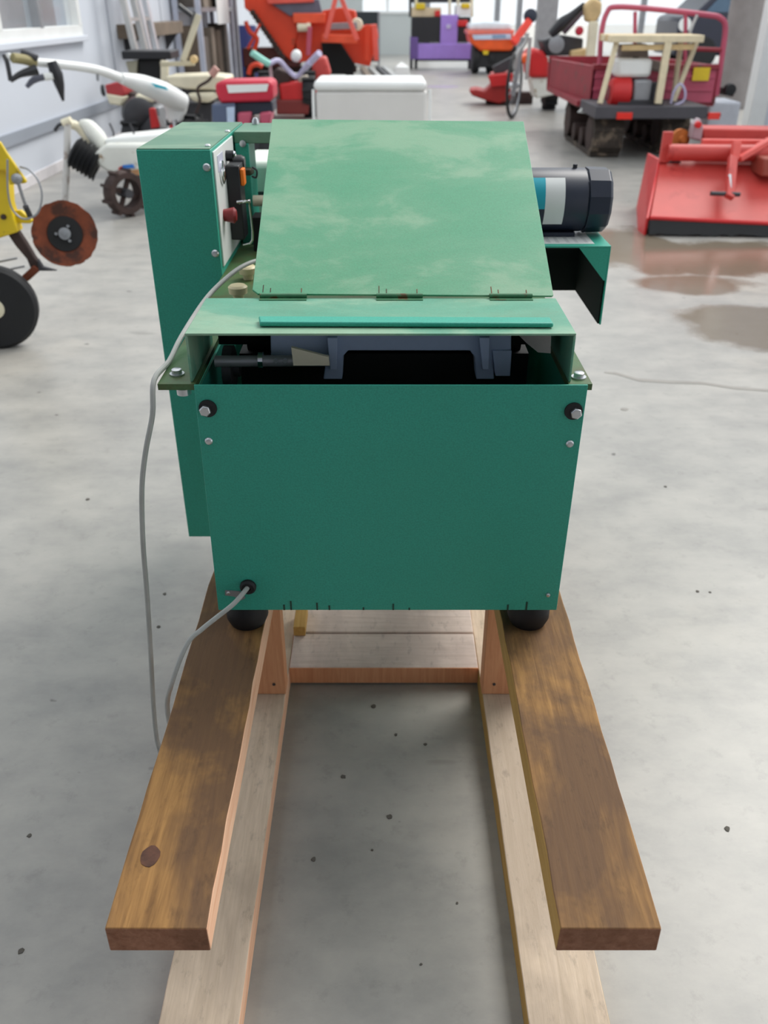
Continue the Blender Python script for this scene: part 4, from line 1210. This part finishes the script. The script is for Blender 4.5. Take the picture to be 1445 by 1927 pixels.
for u in (896, 925, 964):
    a = V(u, 120, 0.1)
    MB().lathe((a.x - 0.07, Yv2 + 0.35, 0.27), X, [(0, 0.12), (0, 0.24), (0.02, 0.27), (0.12, 0.27), (0.14, 0.24), (0.14, 0.12)], 24).build('front_wheel', BLACK, om)
MB().bar(V(965, 82, -0.2), V(997, 38, 0.0), 0.14, 0.1, (0, 1, 0)).build('marker_arm', paint('bright_red_plastic', (236, 66, 50), 0.4), om, 0.03)
MB().lathe(V(997, 30, 0.1), -Yv, [(0, 0.12), (0.1, 0.12), (0.14, 0.05)], 16).build('marker_head', NAVY, om)

# ================================================================== RIGHT MIDDLE: WHEELED HARROW, RED TILLER
hr = thing('wheel_marker', (1.5, 10.8, 0), 'slim spoked wheel on grey steel forks beside the crawler carrier', 'wheel')
Yh = 10.75
wc_ = at(967, 170, Y=Yh)
wcen = Vector((wc_.x, Yh, 0.34))
wax = Vector((1, -0.38, 0)).normalized()
a_ = Vector((0, 0, 1))
b_ = wax.cross(a_)
MB().tube([wcen + (a_ * math.cos(2 * math.pi * k / 28) + b_ * math.sin(2 * math.pi * k / 28)) * 0.325 for k in range(28)], 0.018, 8, 1, True).build('tyre', BLACK, hr)
MB().tube([wcen + (a_ * math.cos(2 * math.pi * k / 28) + b_ * math.sin(2 * math.pi * k / 28)) * 0.30 for k in range(28)], 0.010, 6, 1, True).build('rim', GREYM, hr)
MB().cyl(wcen - wax * 0.06, wcen + wax * 0.06, 0.03).build('hub', STEEL, hr)
for k in range(10):
    t = 2 * math.pi * k / 10
    MB().cyl(wcen, wcen + (a_ * math.cos(t) + b_ * math.sin(t)) * 0.30, 0.004, seg=6).build('spoke', GREYM, hr)
MB().bar(at(965, 180, Y=Yh - 0.1), at(984, 70, Y=Yh - 0.1), 0.05, 0.03, (0, 1, 0)).build('fork', GREYM, hr, 0.004)
MB().bar(at(990, 150, Y=Yh - 0.1), at(998, 70, Y=Yh - 0.1), 0.04, 0.03, (0, 1, 0)).build('fork', ALU, hr, 0.004)
MB().tube([at(968, 130, Y=Yh - 0.1), at(974, 100, Y=Yh - 0.1), at(988, 80, Y=Yh - 0.1), at(992, 62, Y=Yh - 0.1)], 0.025, 8, 3).build('fork_crown', ALU, hr)

hw = thing('red_harrow', (1.5, 12.3, 0), 'low red pointed harrow on the floor behind the spoked wheel', 'harrow')
Yw2 = 12.2
W2 = lambda u, v, dy=0.0: at(u, v, Y=Yw2 + dy)
MB().prism([W2(882, 170), W2(896, 168), W2(912, 172), W2(924, 160), W2(922, 140), W2(960, 136), W2(962, 188), W2(940, 196), W2(916, 190), W2(888, 180)], (0.05, 0.5, 0)).build('share_body', paint('dark_red_paint', (160, 34, 30), 0.5, 0, 0.15, 6, (90, 40, 36), 0.05, 7), hw, 0.02)
MB().prism([W2(918, 142, -0.05), W2(966, 138, -0.05), W2(964, 160, -0.05), W2(926, 164, -0.05)], (0, 0.06, 0)).build('front_plate', RED, hw, 0.01)
MB().bar(W2(930, 134, 0.1), W2(972, 112, 0.2), 0.12, 0.08, (0, 1, 0)).build('grey_arm', IRON, hw, 0.01)
MB().box((1.35, 12.4, 0), (1.95, 12.6, 0.14)).build('ground_skid', RUSTD, hw, 0.01)

rt = thing('upright_tiller', (2.2, 11.6, 0), 'red and black tiller with raised black handles behind the crawler carrier', 'tiller')
Yx = 11.4
T = lambda u, v, dy=0.0: at(u, v, Y=Yx + dy)
MB().prism([T(992, 100), T(1006, 90), T(1022, 96), T(1032, 110), T(1034, 146), T(996, 146)], (0, 0.5, 0)).build('red_cowl', RED, rt, 0.04)
MB().prism([T(980, 108, -0.05), T(996, 100, -0.05), T(998, 120, -0.05), T(980, 120, -0.05)], (0, 0.3, 0)).build('orange_cowl', ORANGE, rt, 0.02)
MB().prism([T(1000, 146, 0.05), T(1034, 146, 0.05), T(1046, 178, 0.05), T(1008, 186, 0.05)], (0, 0.4, 0)).build('white_guard', WHITE_D, rt, 0.02)
MB().prism([T(1020, 76, 0.05), T(1060, 66, 0.05), T(1098, 72, 0.05), T(1096, 104, 0.05), T(1028, 106, 0.05)], (0, 0.4, 0)).build('engine_block', IRON, rt, 0.02)
MB().lathe(T(1046, 84, 0.0), -Yv, [(0, 0.09), (0.05, 0.09), (0.06, 0.05)], 20).build('recoil_starter', GREYM, rt)
MB().tube([T(1036, 66), T(1058, 44), T(1076, 30), T(1100, 8)], [0.05, 0.07, 0.05, 0.03], 10, 3).build('handlebar', BLACKP, rt)
MB().tube([T(1060, 62, 0.2), T(1080, 40, 0.2), T(1098, 20, 0.2)], 0.03, 8, 3).build('handlebar', paint('plum_grip', (84, 60, 74), 0.5), rt)
MB().lathe(T(1090, 58, -0.05), -Yv, [(0, 0.05), (0.05, 0.04), (0.06, 0)], 16).build('red_knob', PINKRED, rt)
MB().bar(T(1109, 118, -0.2), T(1117, 40, -0.2), 0.1, 0.08, (0, 1, 0)).build('cream_post', CREAM, rt, 0.01)
MB().prism([T(1104, 42, -0.2), T(1102, 10, -0.2), T(1118, -5, -0.2), T(1134, 4, -0.2), T(1132, 28, -0.2), T(1120, 42, -0.2)], (0, 0.2, 0)).build('tan_housing', TAN, rt, 0.03)
MB().prism([T(1076, 96, -0.1), T(1112, 90, -0.1), T(1116, 122, -0.1), T(1074, 122, -0.1)], (0, 0.2, 0)).build('tan_bracket', TAN, rt, 0.02)
for x in (2.05, 2.55):
    lug_wheel(rt, (x, Yx + 0.35, 0.26), (1, 0, 0), 0.26, 0.15, BLACK, 12, 'tyre', RED)
MB().box((2.05, Yx + 0.25, 0.2), (2.55, Yx + 0.45, 0.42)).build('transmission_case', IRON, rt, 0.02)

# ================================================================== CRAWLER CARRIER
cc = thing('crawler_carrier', (2.4, 8.6, 0), 'maroon crawler carrier with muddy rubber tracks and tubular end guard', 'carrier')
Ye = 8.25                                  # end board of the bed
zd = at(1230, 200, Y=7.62).z               # deck height


def track(x0, x1, y0, y1, h, name='rubber_track'):
    r = h / 2
    n = 14
    pr = [(y0 + r + r * math.cos(math.pi / 2 + math.pi * k / n), r + r * math.sin(math.pi / 2 + math.pi * k / n)) for k in range(n + 1)]
    pr += [(y1 - r + r * math.cos(-math.pi / 2 + math.pi * k / n), r + r * math.sin(-math.pi / 2 + math.pi * k / n)) for k in range(n + 1)]
    inn = [((y - (y0 + y1) / 2) * 0.93 + (y0 + y1) / 2, (z - r) * 0.78 + r) for y, z in pr]
    m = MB()
    A, B = m.verts([(x0, y, z) for y, z in pr]), m.verts([(x1, y, z) for y, z in pr])
    C, D = m.verts([(x0, y, z) for y, z in inn]), m.verts([(x1, y, z) for y, z in inn])
    k = len(pr)
    for i in range(k):
        j = (i + 1) % k
        m.bm.faces.new([A[i], A[j], B[j], B[i]])
        m.bm.faces.new([C[j], C[i], D[i], D[j]])
        m.bm.faces.new([A[j], A[i], C[i], C[j]])
        m.bm.faces.new([B[i], B[j], D[j], D[i]])
    o = m.build(name, MUD, cc)
    # lugs
    L_ = 2 * (y1 - y0 - h) + 2 * math.pi * r
    nl = 26
    lug = MB()
    for i in range(nl):
        s_ = L_ * i / nl
        st = y1 - y0 - h
        if s_ < st:
            y, z, a = y0 + r + s_, h, math.pi / 2
        elif s_ < st + math.pi * r:
            a = math.pi / 2 - (s_ - st) / r
            y, z = y1 - r + r * math.cos(a), r + r * math.sin(a)
        elif s_ < 2 * st + math.pi * r:
            y, z, a = y1 - r - (s_ - st - math.pi * r), 0.0, -math.pi / 2
        else:
            a = -math.pi / 2 - (s_ - 2 * st - math.pi * r) / r
            y, z = y0 + r + r * math.cos(a), r + r * math.sin(a)
        if z < 0.01:
            continue
        q = Vector((0, math.cos(a), math.sin(a)))
        M = Matrix((X, q.cross(X), q)).transposed()
        lb = MB().obox(Vector(((x0 + x1) / 2, y, z)) + q * 0.006, (x1 - x0, 0.035, 0.02), M)
        lb.build('track_lug', MUD, o)
    for i in range(4):
        yy = y0 + r + (y1 - y0 - h) * i / 3
        rr = r * (0.72 if i in (0, 3) else 0.4)
        zc = r if i in (0, 3) else r * 0.66
        MB().lathe((x0 - 0.005, yy, zc), X, [(0, rr), (x1 - x0 + 0.01, rr)], 20).build('track_roller', RUSTD, o)
    return o


xl = at(1118, 250, Y=7.75).x
track(xl, xl + 0.25, 7.75, 9.1, 0.36)
track(xl + 0.62, xl + 0.86, 7.95, 9.3, 0.36)
xr0, xr1 = at(1112, 160, Y=Ye).x, at(1345, 160, Y=Ye).x
MB().box((xl + 0.05, 8.0, 0.36), (xl + 0.82, 9.3, zd - 0.06)).build('chassis', IRON, cc)
MB().box((at(1121, 205, Y=7.62).x, 7.62, at(1230, 224, Y=7.62).z), (at(1333, 205, Y=7.62).x, Ye, zd)).build('deck', paint('dark_grey_deck', (72, 70, 76), 0.6), cc, 0.008)
for u0, u1 in ((1160, 1189), (1332, 1354)):
    pbox(cc, 'reflector', u0, 212, u1, 225, 7.605, 0.02, REFLECT, 0.003)
pbox(cc, 'reflector_bracket', 1322, 214, 1356, 220, 7.63, 0.03, IRON, 0.002)
zb1 = at(1300, 124, Y=Ye).z
eb = MB().box((xr0 + 0.002, Ye, zd - 0.03), (xr1, Ye + 0.04, zb1)).build('end_board', PINKM, cc, 0.006)
for z in (zd + 0.06, zd + 0.16):
    MB().box((xr0 + 0.02, Ye - 0.012, z), (xr1 - 0.02, Ye, z + 0.03)).build('board_rib', PINKM, eb, 0.004)
MB().box((xr0, Ye - 0.02, zb1 - 0.03), (xr1 + 0.01, Ye + 0.05, zb1 + 0.012)).build('board_cap', MAROON, eb, 0.006)
pbox(cc, 'yellow_notice', 1302, 127, 1333, 152, Ye - 0.03, 0.006, YSTICK, 0)
MB().prism([(xr0, Ye, zd - 0.04), (xr0 - 0.09, 9.9, zd - 0.04), (xr0 - 0.09, 9.9, zb1 - 0.02), (xr0, Ye, zb1 - 0.0)], (0.03, 0, 0)).build('side_board', MAROON, cc, 0.005)
MB().prism([(xr1, Ye, zd - 0.04), (xr1 + 0.02, 9.9, zd - 0.04), (xr1 + 0.02, 9.9, zb1 - 0.02), (xr1, Ye, zb1)], (0.03, 0, 0)).build('side_board', MAROON, cc, 0.005)
MB().box((xr0 - 0.1, Ye + 0.03, zd - 0.06), (xr1 + 0.03, 9.9, zd - 0.02)).build('bed_floor', MAROON, cc)
MB().box((xr0 - 0.1, 9.88, zd - 0.04), (xr1 + 0.03, 9.92, zb1)).build('end_board', MAROON, cc)
MB().prism([at(u, v, Y=8.15) for u, v in ((1085, 212), (1098, 200), (1120, 206), (1120, 216))], (0.1, 0.3, 0)).build('white_fender', WHITE, cc, 0.01)
gp = [at(1128, 120, Y=Ye), at(1132, 60, Y=Ye), at(1142, 24, Y=Ye), at(1160, 13, Y=Ye), at(1240, 18, Y=Ye), at(1330, 28, Y=Ye), at(1355, 34, Y=Ye), at(1365, 52, Y=Ye), at(1358, 110, Y=Ye), at(1348, 180, Y=Ye)]
MB().tube(gp, 0.022, 10, 5).build('end_guard', PINKM, cc)
for u in (1195, 1290):
    MB().cyl(at(u, 22, Y=Ye), at(u - 1, 124, Y=Ye), 0.016, seg=10).build('guard_upright', PINKM, cc)
MB().cyl(at(1305, 92, Y=Ye), at(1357, 94, Y=Ye), 0.018, seg=10).build('guard_rail', MAROON, cc)
MB().tube([at(1312, 28, Y=Ye - 0.05), at(1302, 50, Y=Ye - 0.05), at(1298, 66, Y=Ye - 0.05), at(1300, 100, Y=Ye)], 0.014, 8, 3).build('grey_hose', ALU, cc)
MB().bar(at(1345, 168, Y=Ye + 0.02), at(1378, 176, Y=Ye + 0.1), 0.05, 0.05).build('lock_arm', RUSTD, cc, 0.005)
MB().lathe(at(1371, 168, Y=Ye - 0.02), -Yv, [(0, 0.05), (0.06, 0.045), (0.07, 0)], 18).build('rubber_buffer', BLACK, cc)

# engine standing on the deck
eg = thing('portable_engine', (2.2, 7.9, zd), 'small engine with white tank and red shroud on the carrier deck', 'engine')
Yg = 7.78
pbox(eg, 'fuel_tank', 1160, 110, 1225, 146, Yg, 0.24, WHITE, 0.03)
MB().lathe(at(1196, 110, Y=Yg + 0.1) - Z * 0.01, Z, [(0, 0.025), (0.02, 0.025), (0.022, 0)], 16).build('tank_cap', BLACKP, eg)
a = at(1168, 174, Y=Yg + 0.06)
MB().lathe(a - Vector((0.10, 0, 0)), X, [(0, 0.06), (0.01, 0.10), (0.06, 0.118), (0.16, 0.118)], 28).build('red_shroud', RED, eg)
MB().lathe(a - Vector((0.105, 0, 0)), X, [(0, 0.055), (0.02, 0.055)], 20).build('recoil_cover', paint('dark_crimson_plastic', (120, 24, 40), 0.5), eg)
pbox(eg, 'engine_block', 1188, 150, 1222, 200, Yg - 0.02, 0.2, GREYM, 0.02)
pbox(eg, 'pulley_side', 1222, 156, 1242, 200, Yg + 0.02, 0.16, IRON, 0.01)
q = at(1160, 198, Y=Yg)
MB().box((q.x, Yg - 0.04, zd), (at(1245, 198, Y=Yg).x, Yg + 0.22, zd + 0.035)).build('mounting_plate', IRON, eg)
for uu in (1150,):
    pass
MB().prism([at(u, v, Y=Yg + 0.26) for u, v in ((1165, 84), (1220, 82), (1222, 112), (1260, 118), (1258, 140), (1165, 120))], (0, 0.1, 0)).build('exhaust_cover', paint('brown_grey_plastic', (150, 138, 132), 0.6, 0, 0.2), eg, 0.02)

# rough wooden stool table over the engine
tb2 = thing('work_stool', (2.3, 7.85, zd), 'rough cream wooden stool with splayed legs over the engine on the carrier', 'stool')
ztop = at(1240, 66, Y=7.72).z
zt0 = at(1240, 80, Y=7.72).z
xa, xb = at(1148, 72, Y=7.72).x, at(1327, 72, Y=7.72).x
nplk = 4
for k in range(nplk):
    y0 = 7.70 + k * 0.115
    MB().box((xa + 0.01 * (k % 2), y0, zt0), (xb - 0.012 * ((k + 1) % 2), y0 + 0.108, ztop)).build('plank', TAN if k % 2 else paint('bleached_wood', (222, 208, 176), 0.7, 0, 0.1, 12), tb2, 0.006)
for (u0, v0, u1, v1, yt, yb, m_) in ((1160, 80, 1129, 194, 7.76, 7.70, 'a'), (1257, 80, 1237, 201, 7.72, 7.68, 'b'), (1281, 80, 1274, 140, 8.08, 8.1, 'c'), (1310, 82, 1266, 196, 7.95, 7.9, 'd')):
    p, q = at(u0, v0, Y=yt), at(u1, v1, Y=yb)
    p.z = zt0
    q.z = zd + 0.012 if m_ != 'c' else zd + 0.012
    MB().bar(p, q, 0.055 if m_ == 'b' else 0.036, 0.04, (0, 1, 0)).build('leg', MATS['bleached_wood'], tb2, 0.004)
MB().bar(at(1170, 90, Y=7.74), at(1305, 88, Y=7.74), 0.03, 0.04).build('apron_rail', TAN, tb2)

hose = [at(1262, 195, Y=7.75), at(1268, 172, Y=7.75), at(1280, 158, Y=7.76), at(1289, 172, Y=7.76), at(1286, 190, Y=7.76), at(1268, 199, Y=7.76)]
tag(MB().tube(hose, 0.010, 8, 5).build('hose_loop', LILAC), 'pale loop of hose lying on the carrier deck beside the stool', 'hose')

# ================================================================== RED ROTARY TILLER ATTACHMENT (right edge)
ra = thing('rotary_attachment', (2.1, 5.2, 0), 'red rotary tiller attachment with black rubber flap at the right edge', 'attachment')
D_ = lambda u, v, Y: at(u, v, Y=Y)
cv = MB()
P0, P1, P2, P3 = D_(1222, 414, 4.95), D_(1640, 434, 4.88), D_(1640, 312, 5.38), D_(1243, 300, 5.45)
cv.prism([P0, P1, P2, P3], (0, 0.02, -0.012))
cover = cv.build('rear_cover', REDTIL, ra, 0.004)
e = (P1 - P0).normalized()
MB().cyl(P0 + Z * 0.012, P1 + Z * 0.012, 0.012, seg=10).build('cover_edge', RED, cover)
fl = MB()
nx = 40
top, bot = [], []
rnd = random.Random(11)
for i in range(nx + 1):
    p = P0.lerp(P1, i / nx)
    top.append(p + Vector((0, -0.006, 0.004)))
    bot.append(Vector((p.x, p.y - 0.03, 0.004 + 0.012 * rnd.random())))
fl.prism(top + bot[::-1], (0, 0.012, 0))
fl.build('rubber_flap', BLACK, ra)
MB().prism([P0 + Vector((-0.02, 0, -0.1)), P0 + Vector((-0.02, 0, 0.01)), P3 + Vector((-0.012, 0, 0.0)), P3 + Vector((-0.012, 0.25, 0.0)), P3 + Vector((-0.02, 0.3, -0.35)), Vector((P0.x - 0.02, P0.y + 0.12, 0.0))], (0.014, 0, 0)).build('side_plate', RED, ra, 0.003)
pbox(ra, 'end_plate', 1241, 248, 1259, 306, 5.4, 0.03, REDTIL, 0.004)
MB().cyl(D_(1255, 287, 5.4), D_(1640, 290, 5.35), 0.046).build('main_pipe', REDTIL, ra)
MB().bar(D_(1320, 270, 5.5), D_(1640, 274, 5.46), 0.05, 0.05).build('upper_rail', paint('light_red_paint', (222, 92, 84), 0.5), ra, 0.005)
MB().prism([D_(1322, 242, 5.62), D_(1640, 246, 5.6), D_(1640, 268, 5.6), D_(1322, 264, 5.62)], (0, 0.2, 0)).build('top_hood', REDTIL, ra, 0.01)
MB().bar(D_(1388, 300, 5.3), D_(1452, 262, 5.4), 0.03, 0.06, (0, 1, 0)).build('brace', MATS['light_red_paint'], ra, 0.004)
MB().bar(D_(1386, 268, 5.32), D_(1382, 300, 5.28), 0.045, 0.04, (0, 1, 0)).build('arm', MATS['light_red_paint'], ra, 0.004)
MB().bar(D_(1379, 296, 5.26), D_(1372, 372, 5.0), 0.05, 0.03, (0, 1, 0)).build('arm', REDTIL, ra, 0.004)
MB().cyl(D_(1337, 364, 5.02), D_(1392, 366, 5.02), 0.012).build('hinge_pin', IRON, ra)
MB().cyl(D_(1373, 330, 5.12), D_(1374, 358, 5.04), 0.010).build('spring_rod', STEEL, ra)
MB().box((D_(1432, 300, 5.25).x, 5.2, D_(1432, 330, 5.25).z), (D_(1480, 300, 5.25).x, 5.4, D_(1432, 296, 5.25).z)).build('gear_box', paint('brown_red_paint', (150, 70, 56), 0.6), ra, 0.01)
rc = D_(1277, 262, 5.7)
MB().lathe(rc, (0.2, -1, 0.1), [(0, 0.06), (0.03, 0.058), (0.035, 0.02), (0.06, 0.02)], 24).build('drive_hub', paint('orange_rust', (176, 100, 40), 0.8, 0, 0.2, 20), ra)
MB().cyl(rc, rc + Vector((0.02, 0.2, -0.05)), 0.03).build('drive_shaft', RUSTD, ra)
MB().prism([D_(1300, 262, 5.6), D_(1306, 234, 5.6), D_(1318, 222, 5.6), D_(1324, 240, 5.6), D_(1320, 266, 5.6)], (0, 0.08, 0)).build('mast', paint('greyish_red_metal', (170, 150, 156), 0.5, 0, 0.2, 12), ra, 0.01)
MB().lathe(D_(1312, 234, 5.58), -Yv, [(0, 0.02), (0.03, 0.018), (0.035, 0)], 12).build('mast_pin', RED, ra)
MB().box((P3.x + 0.02, 5.45, 0.02), (P2.x, 5.75, 0.3)).build('rotor_case', RUSTD, ra, 0.02)
MB().prism([D_(1250, 306, 5.42), D_(1280, 300, 5.42), D_(1284, 316, 5.42), D_(1256, 318, 5.42)], (0, 0.03, 0)).build('pivot_bracket', IRON, ra, 0.004)

# pale block by the column and a dark vehicle outside
pb = thing('pale_block', (3.5, 9.2, 0), 'pale grey concrete block on the floor beneath the round column', 'block')
pbb = at(1338, 190, Y=9.0)
MB().box((pbb.x, 9.0, 0), (at(1394, 200, Y=9.0).x, 9.45, at(1360, 192, Y=9.0).z)).build('block_body', paint('pale_grey_block', (202, 206, 214), 0.7), pb, 0.02)
MB().box((pbb.x - 0.02, 8.98, 0), (at(1397, 200, Y=9.0).x, 9.47, 0.05)).build('block_base', MATS['pale_grey_block'], pb, 0.01)

vh = thing('parked_van', (8.6, 20.5, -0.05), 'dark blue vehicle parked outside the open right side', 'vehicle')
Vb = lambda u, v, dy=0.0: at(u, v, Y=20.0 + dy)
bx0, bx1 = Vb(1275, 60).x, Vb(1420, 60).x
zb_ = 0.25
MB().prism([(bx0, 20, 0.22), (bx1 + 1.6, 20, 0.22), (bx1 + 1.6, 20, 0.95), (bx1 + 0.6, 20, 1.55), (bx0 + 0.8, 20, 1.45), (bx0 + 0.35, 20, 1.02), (bx0, 20, 0.9)], (0, 1.7, 0)).build('van_body', paint('dark_navy_car_paint', (28, 32, 52), 0.3), vh, 0.06)
MB().prism([(bx0 + 0.5, 19.99, 1.0), (bx1 + 1.2, 19.99, 1.0), (bx1 + 0.5, 19.99, 1.45), (bx0 + 0.85, 19.99, 1.38)], (0, 0.012, 0)).build('van_window', paint('tinted_window', (70, 96, 120), 0.1), vh, 0)
MB().lathe((bx0 + 0.12, 19.98, 0.78), -Yv, [(0, 0.13), (0.02, 0.12), (0.03, 0)], 20).build('headlamp', WHITE, vh)
for x in (bx0 + 0.55, bx1 + 1.0):
    for y in (19.98, 21.5):
        MB().lathe((x, y, 0.27), Yv, [(0, 0.16), (0, 0.28), (0.03, 0.32), (0.17, 0.32), (0.2, 0.28), (0.2, 0.16)], 28).build('van_wheel', BLACK, vh)
